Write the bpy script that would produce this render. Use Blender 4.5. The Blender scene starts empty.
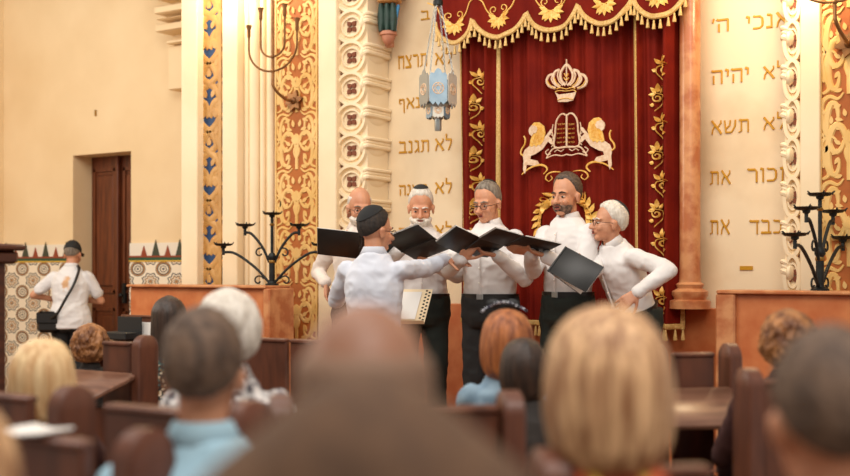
import bpy, math, random
from math import sin, cos, pi, radians, atan2, sqrt
from mathutils import Vector, Matrix, noise
from mathutils.geometry import tessellate_polygon
random.seed(7)
SC = bpy.context.scene
COL = SC.collection

# ------------------------------------------------------------------ camera, light, exposure
F_PX = 1100.0
TH = math.atan(0.000566 * F_PX)          # the room is turned against the view
CAMZ = 1.33
HOR = 270.0
Rv = Vector((cos(TH), sin(TH), 0)); Fv = Vector((-sin(TH), cos(TH), 0)); Uv = Vector((0, 0, 1))
cam = bpy.data.cameras.new('camera'); cam_ob = bpy.data.objects.new('camera', cam); COL.objects.link(cam_ob)
cam_ob.location = (0, 0, CAMZ); cam_ob.rotation_euler = (pi / 2, 0, TH)
cam.lens = F_PX / 850 * 36; cam.sensor_width = 36; cam.shift_y = (HOR - 238) / 850
cam.dof.use_dof = True; cam.dof.focus_distance = 6.8; cam.dof.aperture_fstop = 1.55
cam.clip_start = 0.05
SC.camera = cam_ob
SC.view_settings.view_transform = 'Standard'; SC.view_settings.look = 'None'
SC.view_settings.gamma = 1; SC.view_settings.use_curve_mapping = False
SC.view_settings.exposure = 0.22
world = bpy.data.worlds.new('room_light'); SC.world = world; world.use_nodes = True
world.node_tree.nodes['Background'].inputs[0].default_value = (1.0, 0.905, 0.81, 1)
world.node_tree.nodes['Background'].inputs[1].default_value = 0.46

def light(name, kind, loc, target, energy, color, size=1.0, **kw):
    l = bpy.data.lights.new(name, kind); l.energy = energy; l.color = color
    if kind == 'AREA': l.shape = 'RECTANGLE'; l.size = size; l.size_y = kw.get('size_y', size)
    elif kind == 'SPOT': l.spot_size = radians(kw.get('cone', 60)); l.spot_blend = 0.8; l.shadow_soft_size = size
    else: l.shadow_soft_size = size
    o = bpy.data.objects.new(name, l); COL.objects.link(o); o.location = loc
    d = Vector(target) - Vector(loc)
    o.rotation_euler = d.to_track_quat('-Z', 'Y').to_euler()
    return o

def P(x, y, t):
    """photo pixel and forward distance -> point in the room"""
    return Vector((0, 0, CAMZ)) + t * (Fv + (x - 425) / F_PX * Rv + (HOR - y) / F_PX * Uv)
def tY(x, Y):
    return Y / (cos(TH) + (x - 425) / F_PX * sin(TH))
def W(x, y, Y):
    """photo pixel -> point on the plane Y = const"""
    return P(x, y, tY(x, Y))
def wx(x, Y): return W(x, 0, Y).x
def pm(p): return F_PX / p           # pixels per metre -> distance

Y_TEXT, Y_FRONT, Y_PAR, Y_DOOR, Y_CURT = 7.02, 6.72, 6.2, 7.45, 6.86

light('hall_skylight', 'AREA', (-3.5, 2.6, 5.6), (-4.6, 6.4, 1.2), 180, (1, 0.95, 0.88), 4.0, size_y=3)
light('left_window_daylight', 'AREA', (-9.0, 3.0, 3.6), (-5.0, 6.6, 1.6), 95, (1, 0.93, 0.84), 2.0)
light('nave_fill', 'AREA', (0.5, 0.5, 4.8), (-1.8, 3.0, 1.0), 130, (1, 0.93, 0.86), 2.5)  # added fill light that brightens the foreground pews and listeners
_a = W(250, -26, Y_FRONT); _b = W(803, -40, Y_FRONT)
light('left_wall_lamp', 'POINT', (_a.x, Y_FRONT - 0.28, _a.z), _a, 34, (1, 0.80, 0.52), 0.08)
light('right_wall_lamp', 'POINT', (_b.x, Y_FRONT - 0.28, _b.z), _b, 30, (1, 0.76, 0.46), 0.08)

# ------------------------------------------------------------------ materials
def lin(c):
    return tuple(((v / 255) / 12.92 if v / 255 <= 0.04045 else ((v / 255 + 0.055) / 1.055) ** 2.4) for v in c)
MATS = {}
def M(name, c, rough=0.6, metal=0.0, c2=None, ns=8.0, nst=(1, 1, 1), det=4, lo=0.35, hi=0.65, bump=0.0, bs=40.0, sheen=0.0, spec=None, trans=0.0):
    if name in MATS: return MATS[name]
    m = bpy.data.materials.new(name); m.use_nodes = True; nt = m.node_tree; N = nt.nodes; L = nt.links
    b = N['Principled BSDF']; b.inputs['Base Color'].default_value = (*lin(c), 1)
    b.inputs['Roughness'].default_value = rough; b.inputs['Metallic'].default_value = metal
    if spec is not None: b.inputs['Specular IOR Level'].default_value = spec
    if sheen: b.inputs['Sheen Weight'].default_value = sheen; b.inputs['Sheen Tint'].default_value = (*lin(c2 or c), 1)
    if trans: b.inputs['Transmission Weight'].default_value = trans
    tc = N.new('ShaderNodeTexCoord'); mp = N.new('ShaderNodeMapping'); mp.inputs['Scale'].default_value = nst
    L.new(tc.outputs['Object'], mp.inputs[0])
    if c2:
        n = N.new('ShaderNodeTexNoise'); n.inputs['Scale'].default_value = ns; n.inputs['Detail'].default_value = det
        L.new(mp.outputs[0], n.inputs['Vector'])
        r = N.new('ShaderNodeValToRGB'); r.color_ramp.elements[0].position = lo; r.color_ramp.elements[1].position = hi
        r.color_ramp.elements[0].color = (*lin(c), 1); r.color_ramp.elements[1].color = (*lin(c2), 1)
        L.new(n.outputs['Fac'], r.inputs[0]); L.new(r.outputs[0], b.inputs['Base Color'])
    if bump:
        n2 = N.new('ShaderNodeTexNoise'); n2.inputs['Scale'].default_value = bs; n2.inputs['Detail'].default_value = 3
        L.new(mp.outputs[0], n2.inputs['Vector'])
        bp = N.new('ShaderNodeBump'); bp.inputs['Strength'].default_value = bump; bp.inputs['Distance'].default_value = 0.01
        L.new(n2.outputs['Fac'], bp.inputs['Height']); L.new(bp.outputs[0], b.inputs['Normal'])
    MATS[name] = m
    return m

M('plaster', (236, 210, 168), 0.85, c2=(226, 197, 152), ns=1.2, bump=0.08, bs=60)
M('cream_stone', (243, 222, 186), 0.6, c2=(236, 212, 172), ns=2.0, bump=0.05, bs=30)
M('pale_marble', (236, 214, 178), 0.45, c2=(208, 176, 132), ns=1.5, det=9, lo=0.45, hi=0.72)
M('text_gold', (206, 150, 38), 0.35, 0.35)
M('orange_marble', (206, 128, 78), 0.35, c2=(190, 104, 58), ns=7, det=9, bump=0.02)
M('orange_marble_polished', (208, 146, 98), 0.3, c2=(180, 106, 64), ns=9, det=12, lo=.42, hi=.6)
M('panel_ochre', (160, 84, 28), 0.7, c2=(180, 102, 38), ns=6)
M('relief_gold', (230, 190, 120), 0.55, c2=(216, 170, 92), ns=5)
M('blue_ground', (20, 58, 100), 0.6)
M('strip_gold', (202, 154, 88), 0.5, c2=(182, 132, 66), ns=9)
M('rosette_dark', (120, 62, 34), 0.7)
M('velvet', (104, 17, 6), 0.8, c2=(122, 26, 8), ns=5, sheen=0.25, spec=0.15)
M('gold_braid', (226, 190, 122), 0.5, 0.1, c2=(200, 156, 82), ns=90, bump=0.3, bs=160)
M('gold_thread', (226, 168, 62), 0.45, 0.15, c2=(240, 196, 110), ns=60)
M('silver_thread', (232, 206, 176), 0.5, 0.05, c2=(214, 176, 140), ns=50)
M('black_iron', (34, 36, 36), 0.5, 0.6, c2=(48, 50, 48), ns=20)
M('aged_bronze', (150, 104, 58), 0.45, 0.55, c2=(112, 72, 38), ns=14)
M('dark_wood', (84, 42, 22), 0.4, c2=(58, 27, 14), ns=5, nst=(1, 1, 6), det=7, bump=0.05)
M('pew_wood', (108, 62, 42), 0.4, c2=(80, 45, 32), ns=6, nst=(3, 3, 0.7), det=6)
M('desk_wood', (132, 94, 74), 0.3, c2=(104, 70, 54), ns=5, nst=(1, 6, 1), det=6)
M('door_wood', (112, 56, 26), 0.42, c2=(82, 38, 16), ns=5, nst=(7, 7, 0.7), det=7)
M('brass_dull', (150, 112, 52), 0.4, 0.8)
M('floor_stone', (140, 106, 82), 0.5, c2=(118, 86, 64), ns=3)
M('white_shirt', (226, 222, 220), 0.8, c2=(218, 212, 208), ns=5)
M('cream_shirt', (230, 218, 208), 0.8, c2=(220, 206, 194), ns=5)
M('blue_white_shirt', (214, 218, 228), 0.8, c2=(204, 208, 220), ns=5)
M('shirt_button', (240, 236, 226), 0.4)
M('black_cloth', (26, 26, 27), 0.85, c2=(36, 36, 36), ns=9)
M('green_black_cloth', (24, 32, 28), 0.85, c2=(33, 42, 37), ns=9)
M('black_leather', (20, 19, 19), 0.4)
M('folder_black', (24, 23, 22), 0.45, c2=(32, 30, 28), ns=12)
M('paper', (238, 234, 228), 0.7)
M('music_ink', (60, 60, 64), 0.8)
M('skin_fair', (214, 152, 118), 0.5, c2=(200, 132, 98), ns=14, lo=0.4, hi=0.7)
M('skin_tan', (206, 148, 114), 0.5, c2=(192, 128, 96), ns=14, lo=0.4, hi=0.7)
M('skin_deep', (176, 112, 78), 0.5, c2=(160, 94, 62), ns=14, lo=0.4, hi=0.7)
M('hair_fringe_brown', (128, 98, 78), 0.7); M('skin_brown', (160, 112, 86), 0.5, c2=(132, 92, 72), ns=6)
M('lip', (160, 82, 66), 0.5)
M('mouth_dark', (70, 26, 22), 0.7)
M('eye_white', (228, 220, 210), 0.3)
M('iris_dark', (40, 26, 18), 0.3)
M('hair_white', (226, 218, 206), 0.7, c2=(196, 186, 172), ns=30, nst=(2, 2, 0.5), bump=0.4, bs=50)
M('hair_grey', (140, 128, 114), 0.7, c2=(96, 84, 72), ns=30, nst=(2, 2, 0.5), bump=0.4, bs=50)
M('hair_dark', (30, 24, 21), 0.75, c2=(48, 38, 31), ns=30, nst=(2, 2, 0.5), bump=0.3, bs=50)
M('hair_slick', (58, 44, 36), 0.5, c2=(104, 84, 68), ns=26, nst=(1, 5, 3), bump=0.4, bs=50)
M('beard_salt', (138, 108, 88), 0.8, c2=(58, 42, 34), ns=60)
M('spectacle_metal', (60, 50, 44), 0.35, 0.7)
M('hair_blonde', (234, 190, 142), 0.45, c2=(146, 98, 62), ns=12, nst=(5, 5, 0.4), det=3, lo=0.38, hi=0.62, bump=0.5, bs=30)
M('hair_pale_blonde', (238, 206, 156), 0.5, c2=(196, 146, 94), ns=8, nst=(5, 5, 0.6), det=3, lo=0.4, hi=0.7, bump=0.5, bs=30)
M('hair_auburn', (186, 112, 60), 0.5, c2=(120, 62, 30), ns=9, nst=(5, 5, 0.6), det=3, bump=0.5, bs=30)
M('hair_curly_brown', (172, 116, 66), 0.6, c2=(100, 58, 30), ns=22, det=4, bump=0.7, bs=40)
M('hair_brown', (98, 70, 48), 0.8, c2=(80, 56, 38), ns=8, nst=(5, 5, 0.7), det=3, bump=0.2, bs=30)
M('hair_darkbrown', (62, 42, 30), 0.5, c2=(38, 25, 18), ns=9, nst=(5, 5, 0.6), det=3, bump=0.4, bs=30)
M('hair_pepper', (116, 92, 74), 0.7, c2=(70, 54, 44), ns=14, nst=(3, 3, 1), det=4, bump=0.4, bs=40)
M('light_blue_shirt', (176, 212, 228), 0.8, c2=(162, 202, 222), ns=4)
M('denim', (140, 164, 180), 0.85, c2=(112, 138, 158), ns=12)
M('brown_jacket', (104, 74, 50), 0.85, c2=(92, 64, 42), ns=5)
M('plum_top', (74, 40, 36), 0.85, c2=(62, 34, 32), ns=5)
M('dark_top', (48, 44, 42), 0.85, c2=(60, 54, 50), ns=5)
M('lamp_blue_glass', (146, 168, 182), 0.35, 0.25, c2=(120, 146, 164), ns=9)
M('lamp_light_glass', (206, 202, 190), 0.35, 0.1)
M('lamp_steel', (170, 176, 176), 0.3, 0.7)
M('black_case', (22, 24, 26), 0.5)
M('teal_paint', (44, 70, 60), 0.6, c2=(34, 52, 44), ns=12)
M('pink_stone', (196, 134, 104), 0.6, c2=(180, 112, 84), ns=8)
M('sky_paint', (62, 130, 176), 0.6)
M('ochre_paint', (206, 150, 84), 0.6, c2=(176, 116, 58), ns=12)

def nodes_mat(name, rough=0.6):
    m = bpy.data.materials.new(name); m.use_nodes = True; MATS[name] = m
    m.node_tree.nodes['Principled BSDF'].inputs['Roughness'].default_value = rough
    return m, m.node_tree.nodes, m.node_tree.links, m.node_tree.nodes['Principled BSDF']
def tile_mat():
    m, N, L, b = nodes_mat('patterned_tile', 0.3)
    tc = N.new('ShaderNodeTexCoord'); sp = N.new('ShaderNodeSeparateXYZ'); L.new(tc.outputs['Object'], sp.inputs[0])
    def mth(op, a, bb=None, cc=None):
        n = N.new('ShaderNodeMath'); n.operation = op
        for i, v in enumerate((a, bb, cc)):
            if v is None: continue
            if isinstance(v, (int, float)): n.inputs[i].default_value = v
            else: L.new(v, n.inputs[i])
        return n.outputs[0]
    PX, PZ = 0.335, 0.235
    u = mth('SUBTRACT', mth('FRACT', mth('DIVIDE', mth('ADD', sp.outputs[0], 40.0), PX)), 0.5)
    v = mth('SUBTRACT', mth('FRACT', mth('DIVIDE', mth('ADD', sp.outputs[2], 40.02), PZ)), 0.5)
    au, av = mth('ABSOLUTE', u), mth('ABSOLUTE', v)
    r = mth('SQRT', mth('ADD', mth('MULTIPLY', u, u), mth('MULTIPLY', v, v)))
    ang = mth('ARCTAN2', v, u)
    pet = mth('MULTIPLY', mth('COSINE', mth('MULTIPLY', ang, 8.0)), 0.035)
    rr = mth('ADD', r, pet)
    d = mth('ADD', au, av)
    corner = mth('SQRT', mth('ADD', mth('POWER', mth('SUBTRACT', 0.5, au), 2.0), mth('POWER', mth('SUBTRACT', 0.5, av), 2.0)))
    ink = (*lin((56, 62, 70)), 1); och = (*lin((196, 142, 82)), 1); cream = (*lin((238, 224, 200)), 1); brn = (*lin((70, 66, 66)), 1)
    col = N.new('ShaderNodeValToRGB'); col.color_ramp.interpolation = 'CONSTANT'
    els = [(0, och), (0.05, ink), (0.09, cream), (0.15, och), (0.19, ink), (0.22, cream), (0.28, ink), (0.33, cream), (0.37, cream)]
    e0 = col.color_ramp.elements
    e0[0].position = 0; e0[0].color = och; e0[1].position = 1; e0[1].color = cream
    for p_, c_ in els[1:]:
        e = e0.new(p_); e.color = c_
    L.new(rr, col.inputs[0])
    col2 = N.new('ShaderNodeValToRGB'); col2.color_ramp.interpolation = 'CONSTANT'; e1 = col2.color_ramp.elements
    e1[0].position = 0; e1[0].color = ink; e1[1].position = 0.9; e1[1].color = cream
    for p_, c_ in [(0.05, cream), (0.1, brn), (0.14, cream), (0.19, ink), (0.235, och), (0.27, ink), (0.3, cream)]:
        e = e1.new(p_); e.color = c_
    L.new(corner, col2.inputs[0])
    mix = N.new('ShaderNodeMix'); mix.data_type = 'RGBA'
    L.new(mth('GREATER_THAN', d, 0.52), mix.inputs[0]); L.new(col.outputs[0], mix.inputs[6]); L.new(col2.outputs[0], mix.inputs[7])
    L.new(mix.outputs[2], b.inputs['Base Color'])
tile_mat()
def print_mat(name, base, cols, scale):
    m, N, L, b = nodes_mat(name, 0.85)
    tc = N.new('ShaderNodeTexCoord'); v = N.new('ShaderNodeTexVoronoi'); v.inputs['Scale'].default_value = scale
    L.new(tc.outputs['Object'], v.inputs['Vector'])
    r = N.new('ShaderNodeValToRGB'); r.color_ramp.interpolation = 'CONSTANT'; e = r.color_ramp.elements
    e[0].position = 0; e[0].color = (*lin(base), 1); e[1].position = 0.5; e[1].color = (*lin(cols[0]), 1)
    for i, c in enumerate(cols[1:]):
        k = e.new(0.62 + 0.13 * i); k.color = (*lin(c), 1)
    sp = N.new('ShaderNodeSeparateColor'); L.new(v.outputs['Color'], sp.inputs[0]); L.new(sp.outputs[0], r.inputs[0])
    L.new(r.outputs[0], b.inputs['Base Color'])
print_mat('floral_print', (34, 30, 34), [(220, 200, 170), (60, 120, 120), (150, 110, 70)], 110)
print_mat('grey_print', (190, 186, 184), [(120, 112, 116), (230, 224, 220), (90, 84, 90)], 70)
print_mat('red_print', (150, 60, 34), [(210, 170, 80), (90, 60, 40), (200, 100, 60)], 50)
print_mat('dotted_frame', (40, 40, 50), [(210, 214, 222), (210, 214, 222), (60, 60, 80)], 120)
def stain_mat():
    m, N, L, b = nodes_mat('stained_tee', 0.85)
    tc = N.new('ShaderNodeTexCoord'); mp = N.new('ShaderNodeMapping'); L.new(tc.outputs['Object'], mp.inputs[0])
    mp.inputs['Location'].default_value = (0.0, 0, -1.20 * 6.5); mp.inputs['Scale'].default_value = (10.5, 0.01, 6.5)
    ln = N.new('ShaderNodeVectorMath'); ln.operation = 'LENGTH'; L.new(mp.outputs[0], ln.inputs[0])
    ns = N.new('ShaderNodeTexNoise'); ns.inputs['Scale'].default_value = 22; L.new(tc.outputs['Object'], ns.inputs['Vector'])
    a = N.new('ShaderNodeMath'); a.operation = 'ADD'; L.new(ln.outputs['Value'], a.inputs[0]); L.new(ns.outputs['Fac'], a.inputs[1])
    r = N.new('ShaderNodeValToRGB'); e = r.color_ramp.elements; e[0].position = 0.75; e[0].color = (*lin((214, 170, 128)), 1)
    e[1].position = 1.2; e[1].color = (*lin((226, 224, 224)), 1)
    L.new(a.outputs[0], r.inputs[0]); L.new(r.outputs[0], b.inputs['Base Color'])
stain_mat()

# ------------------------------------------------------------------ mesh helpers
class MB:
    def __init__(s): s.v = []; s.f = []
    def add(s, vs, fs):
        k = len(s.v); s.v += [tuple(v) for v in vs]; s.f += [tuple(k + i for i in f) for f in fs]; return s
    def box(s, c, d, mat=None, bev=0.0):
        x, y, z = d[0] / 2, d[1] / 2, d[2] / 2
        if bev <= 0:
            vs = [Vector((sx * x, sy * y, sz * z)) for sz in (-1, 1) for sx, sy in ((-1, -1), (1, -1), (1, 1), (-1, 1))]
            fs = [(3, 2, 1, 0), (4, 5, 6, 7), (0, 1, 5, 4), (1, 2, 6, 5), (2, 3, 7, 6), (3, 0, 4, 7)]
        else:
            b = min(bev, x * .9, y * .9, z * .9)
            vs = []; fs = []
            lv = [(-z, b), (-z + b, 0), (z - b, 0), (z, b)]
            for (zz, ins) in lv:
                X, Y_ = x - ins, y - ins
                vs += [Vector(p) for p in ((-X + b, -Y_, zz), (X - b, -Y_, zz), (X, -Y_ + b, zz), (X, Y_ - b, zz), (X - b, Y_, zz), (-X + b, Y_, zz), (-X, Y_ - b, zz), (-X, -Y_ + b, zz))]
            for k in range(3):
                for i in range(8):
                    fs.append((k * 8 + i, k * 8 + (i + 1) % 8, k * 8 + 8 + (i + 1) % 8, k * 8 + 8 + i))
            fs.append(tuple(range(7, -1, -1))); fs.append(tuple(range(24, 32)))
        if mat: vs = [mat @ v for v in vs]
        return s.add([v + Vector(c) for v in vs], fs)
    def bb(s, a, b, bev=0.0):
        a = Vector(a); b = Vector(b)
        return s.box((a + b) / 2, [abs(q) for q in (b - a)], bev=bev)
    def tube(s, pts, r, n=10, cap=True, closed=False):
        pts = [Vector(p) for p in pts]; m = len(pts)
        rs = r if isinstance(r, (list, tuple)) else [r] * m
        up = None; vs = []; fs = []
        for i, p in enumerate(pts):
            if closed: d = pts[(i + 1) % m] - pts[i - 1]
            else: d = pts[min(i + 1, m - 1)] - pts[max(i - 1, 0)]
            if d.length < 1e-9: d = Vector((0, 0, 1))
            d.normalize()
            if up is None: up = d.orthogonal().normalized()
            up = (up - d * up.dot(d)); up = up.normalized() if up.length > 1e-6 else d.orthogonal().normalized()
            sd = d.cross(up)
            vs += [p + rs[i] * (cos(2 * pi * k / n) * up + sin(2 * pi * k / n) * sd) for k in range(n)]
        for i in range(m if closed else m - 1):
            a, b = i * n, ((i + 1) % m) * n
            for k in range(n): fs.append((a + k, a + (k + 1) % n, b + (k + 1) % n, b + k))
        if cap and not closed: fs.append(tuple(range(n - 1, -1, -1))); fs.append(tuple((m - 1) * n + k for k in range(n)))
        return s.add(vs, fs)
    def lathe(s, prof, c=(0, 0, 0), n=20, sx=1, sy=1, mat=None):
        vs = []; fs = []
        for (r, z) in prof:
            vs += [Vector((r * sx * cos(2 * pi * k / n), r * sy * sin(2 * pi * k / n), z)) for k in range(n)]
        for i in range(len(prof) - 1):
            for k in range(n): fs.append((i * n + k, i * n + (k + 1) % n, i * n + n + (k + 1) % n, i * n + n + k))
        fs.append(tuple(range(n - 1, -1, -1))); fs.append(tuple((len(prof) - 1) * n + k for k in range(n)))
        if mat: vs = [mat @ v for v in vs]
        return s.add([v + Vector(c) for v in vs], fs)
    def loft(s, rings):
        """rings: lists of equally many points"""
        n = len(rings[0]); vs = [p for r in rings for p in r]; fs = []
        for i in range(len(rings) - 1):
            for k in range(n): fs.append((i * n + k, i * n + (k + 1) % n, i * n + n + (k + 1) % n, i * n + n + k))
        fs.append(tuple(range(n - 1, -1, -1))); fs.append(tuple((len(rings) - 1) * n + k for k in range(n)))
        return s.add(vs, fs)
    def ell(s, c, r, mat=None, nu=16, nv=10):
        vs = []; fs = []
        for i in range(1, nv):
            a = pi * i / nv
            vs += [Vector((r[0] * sin(a) * cos(2 * pi * k / nu), r[1] * sin(a) * sin(2 * pi * k / nu), r[2] * cos(a))) for k in range(nu)]
        vs += [Vector((0, 0, r[2])), Vector((0, 0, -r[2]))]; T, B = len(vs) - 2, len(vs) - 1
        for i in range(nv - 2):
            for k in range(nu): fs.append((i * nu + k, i * nu + nu + k, i * nu + nu + (k + 1) % nu, i * nu + (k + 1) % nu))
        for k in range(nu):
            fs.append((T, k, (k + 1) % nu)); q = (nv - 2) * nu; fs.append((B, q + (k + 1) % nu, q + k))
        if mat: vs = [mat @ v for v in vs]
        return s.add([v + Vector(c) for v in vs], fs)
    def cap(s, a, b, ra, rb, n=12):
        """tapered limb with round ends"""
        a = Vector(a); b = Vector(b); d = b - a; L = d.length
        if L < 1e-6: return s.ell(a, (ra,) * 3)
        q = d.to_track_quat('Z', 'Y').to_matrix()
        prof = [(ra * sin(t), -ra * cos(t)) for t in (0.15, 0.6, 1.1)] + [(ra, 0), (rb, L)] + [(rb * cos(t), L + rb * sin(t)) for t in (0.5, 1.0, 1.42)]
        return s.lathe(prof, a, n, mat=q)
    def ribbon(s, pts, w, mp, h=0.006, base=0.0):
        """raised strip along 2-D points; mp(a, b, height) -> point"""
        m = len(pts); ws = w if isinstance(w, (list, tuple)) else [w] * m
        k = len(s.v); vs = []; fs = []; h += (k * 5 % 19) * 8e-5
        for i, (a, b) in enumerate(pts):
            a0, b0 = pts[max(i - 1, 0)]; a1, b1 = pts[min(i + 1, m - 1)]
            dx, dy = a1 - a0, b1 - b0; l = sqrt(dx * dx + dy * dy) or 1; nx, ny = -dy / l, dx / l; q = ws[i] / 2
            vs += [mp(a + nx * q, b + ny * q, base), mp(a + nx * q * .6, b + ny * q * .6, base + h), mp(a - nx * q * .6, b - ny * q * .6, base + h), mp(a - nx * q, b - ny * q, base)]
        for i in range(m - 1):
            for j in range(4): fs.append((i * 4 + j, i * 4 + (j + 1) % 4, i * 4 + 4 + (j + 1) % 4, i * 4 + 4 + j))
        fs.append((0, 1, 2, 3)); e = (m - 1) * 4; fs.append((e + 3, e + 2, e + 1, e))
        return s.add(vs, fs)
    def poly(s, pts, mp, h=0.004, base=0.0):
        h += (len(s.v) * 7 % 23) * 1e-4
        n = len(pts); vs = [mp(a, b, base) for a, b in pts] + [mp(a, b, base + h) for a, b in pts]
        tr = tessellate_polygon([[Vector((a, b, 0)) for a, b in pts]])
        fs = [tuple(n + i for i in t) for t in tr] + [(i, (i + 1) % n, n + (i + 1) % n, n + i) for i in range(n)]
        return s.add(vs, fs)
    def build(s, name, mat, parent=None, smooth=True, angle=40):
        me = bpy.data.meshes.new(name); me.from_pydata(s.v, [], s.f)
        o = bpy.data.objects.new(name, me); COL.objects.link(o)
        me.materials.append(MATS[mat])
        bm_fix(me)
        if smooth:
            me.polygons.foreach_set('use_smooth', [True] * len(me.polygons))
            me.set_sharp_from_angle(angle=radians(angle))
        if parent: o.parent = parent
        return o
import bmesh
def bm_fix(me):
    b = bmesh.new(); b.from_mesh(me); bmesh.ops.recalc_face_normals(b, faces=b.faces); b.to_mesh(me); b.free(); me.update()
def remeshed(mb, vox, it, name, mat, parent, wr=None, fac=0.5):
    me = bpy.data.meshes.new(name); me.from_pydata(mb.v, [], mb.f); bm_fix(me)
    o = bpy.data.objects.new(name, me); COL.objects.link(o)
    md = o.modifiers.new('r', 'REMESH'); md.mode = 'VOXEL'; md.voxel_size = vox; md.use_smooth_shade = True
    if it:
        ms = o.modifiers.new('s', 'SMOOTH'); ms.iterations = it; ms.factor = fac
    dg = bpy.context.evaluated_depsgraph_get(); dg.update()
    me2 = bpy.data.meshes.new_from_object(o.evaluated_get(dg)); o.modifiers.clear(); o.data = me2; bpy.data.meshes.remove(me)
    me2.name = name
    if wr:
        no = [v.normal.copy() for v in me2.vertices]; co = []
        for v, n_ in zip(me2.vertices, no):
            co += list(v.co + n_ * wr(v.co))
        me2.vertices.foreach_set('co', co); me2.update()
    me2.materials.clear(); me2.materials.append(MATS[mat])
    me2.polygons.foreach_set('use_smooth', [True] * len(me2.polygons))
    if parent: o.parent = parent
    return o
def tag(o, label=None, cat=None, group=None, kind=None):
    for k, v in (('label', label), ('category', cat), ('group', group), ('kind', kind)):
        if v: o[k] = v
    return o
def empty(name, loc, rz=0, label=None, cat=None, group=None, kind=None):
    o = bpy.data.objects.new(name, None); COL.objects.link(o); o.location = loc; o.rotation_euler = (0, 0, rz); o.empty_display_size = 0.1
    return tag(o, label, cat, group, kind)
def struct(o): o['kind'] = 'structure'; return o
def copy_tree(o, parent=None):
    c = o.copy(); COL.objects.link(c)
    if parent: c.parent = parent
    for ch in list(o.children): copy_tree(ch, c)
    return c
def catmull(pts, n=6):
    out = []; m = len(pts)
    for i in range(m - 1):
        p0, p1, p2, p3 = pts[max(i - 1, 0)], pts[i], pts[i + 1], pts[min(i + 2, m - 1)]
        for k in range(n):
            t = k / n
            out.append(tuple(0.5 * (2 * p1[j] + (p2[j] - p0[j]) * t + (2 * p0[j] - 5 * p1[j] + 4 * p2[j] - p3[j]) * t * t + (3 * p1[j] - p0[j] - 3 * p2[j] + p3[j]) * t ** 3) for j in range(len(p1))))
    out.append(tuple(pts[-1])); return out
def spiral(cx, cy, r0, r1, a0, a1, n=22):
    return [(cx + (r0 + (r1 - r0) * k / n) * cos(a0 + (a1 - a0) * k / n), cy + (r0 + (r1 - r0) * k / n) * sin(a0 + (a1 - a0) * k / n)) for k in range(n + 1)]
def taper(n, w, e=0.35):
    return [w * (e + (1 - e) * sin(pi * (0.12 + 0.88 * i / (n - 1)))) for i in range(n)]
def leaf(cx, cy, L, wd, a):
    out = []
    for k in range(13):
        t = k / 12; r = wd * sin(pi * t ** 0.8) / 2
        out.append((t * L, r))
    out += [(x, -y) for x, y in out[-2:0:-1]]
    return [(cx + x * cos(a) - y * sin(a), cy + x * sin(a) + y * cos(a)) for x, y in out]

#@@ARCH
# ------------------------------------------------------------------ floor and walls
ZT = 4.6
XL = wx(4, Y_DOOR)
struct(MB().bb((XL - 0.3, -1.2, -0.1), (2.2, Y_DOOR + 1.2, 0)).build('floor', 'floor_stone'))
PLAT_X0, PLAT_X1, PLAT_Y0, PLAT_Z = wx(278, Y_PAR) + 0.02, wx(716, Y_PAR) - 0.02, 5.55, 0.16
struct(MB().bb((PLAT_X0, PLAT_Y0, 0.001), (PLAT_X1, Y_TEXT, PLAT_Z), 0.012).build('trim_1', 'orange_marble'))
struct(MB().bb((XL - 0.15, -1.2, 0), (XL, Y_DOOR + 0.4, ZT)).build('wall_left', 'plaster'))
# wall with the door recess
xd0, xd1 = wx(73, Y_DOOR), wx(131, Y_DOOR); zd = W(100, 153.5, Y_DOOR).z
xe = wx(183, Y_FRONT)
w = MB()
w.bb((XL, Y_DOOR, 0), (xd0, Y_DOOR + 0.3, ZT)); w.bb((xd1, Y_DOOR, 0), (xe + 0.6, Y_DOOR + 0.3, ZT)); w.bb((xd0, Y_DOOR, zd), (xd1, Y_DOOR + 0.3, ZT))
struct(w.build('wall_back_left', 'plaster', smooth=False))
# door leafs set back in the opening
dr = struct(empty('door_1', ((xd0 + xd1) / 2, Y_DOOR + 0.24, 0)))
def door_leaf(x0, x1, y, par):
    m = MB(); m.bb((x0, y, 0.01), (x1, y + 0.04, zd))
    wd = x1 - x0
    for z0, z1 in ((0.2, 0.95), (1.1, zd - 0.12)):
        for (a, b, c, d) in ((x0 + .1 * wd, z0, x0 + .9 * wd, z0 + .03), (x0 + .1 * wd, z1 - .03, x0 + .9 * wd, z1), (x0 + .1 * wd, z0, x0 + .1 * wd + .03, z1), (x0 + .9 * wd - .03, z0, x0 + .9 * wd, z1)):
            m.bb((a, y - 0.018, b), (c, y, d))
        m.bb((x0 + .2 * wd, y - 0.012, z0 + .07), (x0 + .8 * wd, y, z1 - .07), 0.008)
    return m.build('door_leaf', 'door_wood', par)
hw = (xd1 - xd0) / 2
xs_ = wx(118, Y_DOOR + .22) - (xd0 + xd1) / 2
lf = door_leaf(-hw, xs_ - 0.004, 0.0, dr); door_leaf(xs_ + 0.004, hw, 0.02, dr)
m = MB(); m.bb((xs_ - 0.03, -0.035, 0.01), (xs_ + 0.01, 0.0, zd), 0.006); m.build('door_stile', 'door_wood', dr)
m = MB(); m.bb((xs_ + 0.05, -0.02, 1.0), (xs_ + 0.09, 0.02, 1.2), 0.004); m.ell((xs_ + 0.07, -0.05, 1.08), (0.022, 0.022, 0.022)); m.build('door_handle', 'black_iron', dr)
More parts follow.
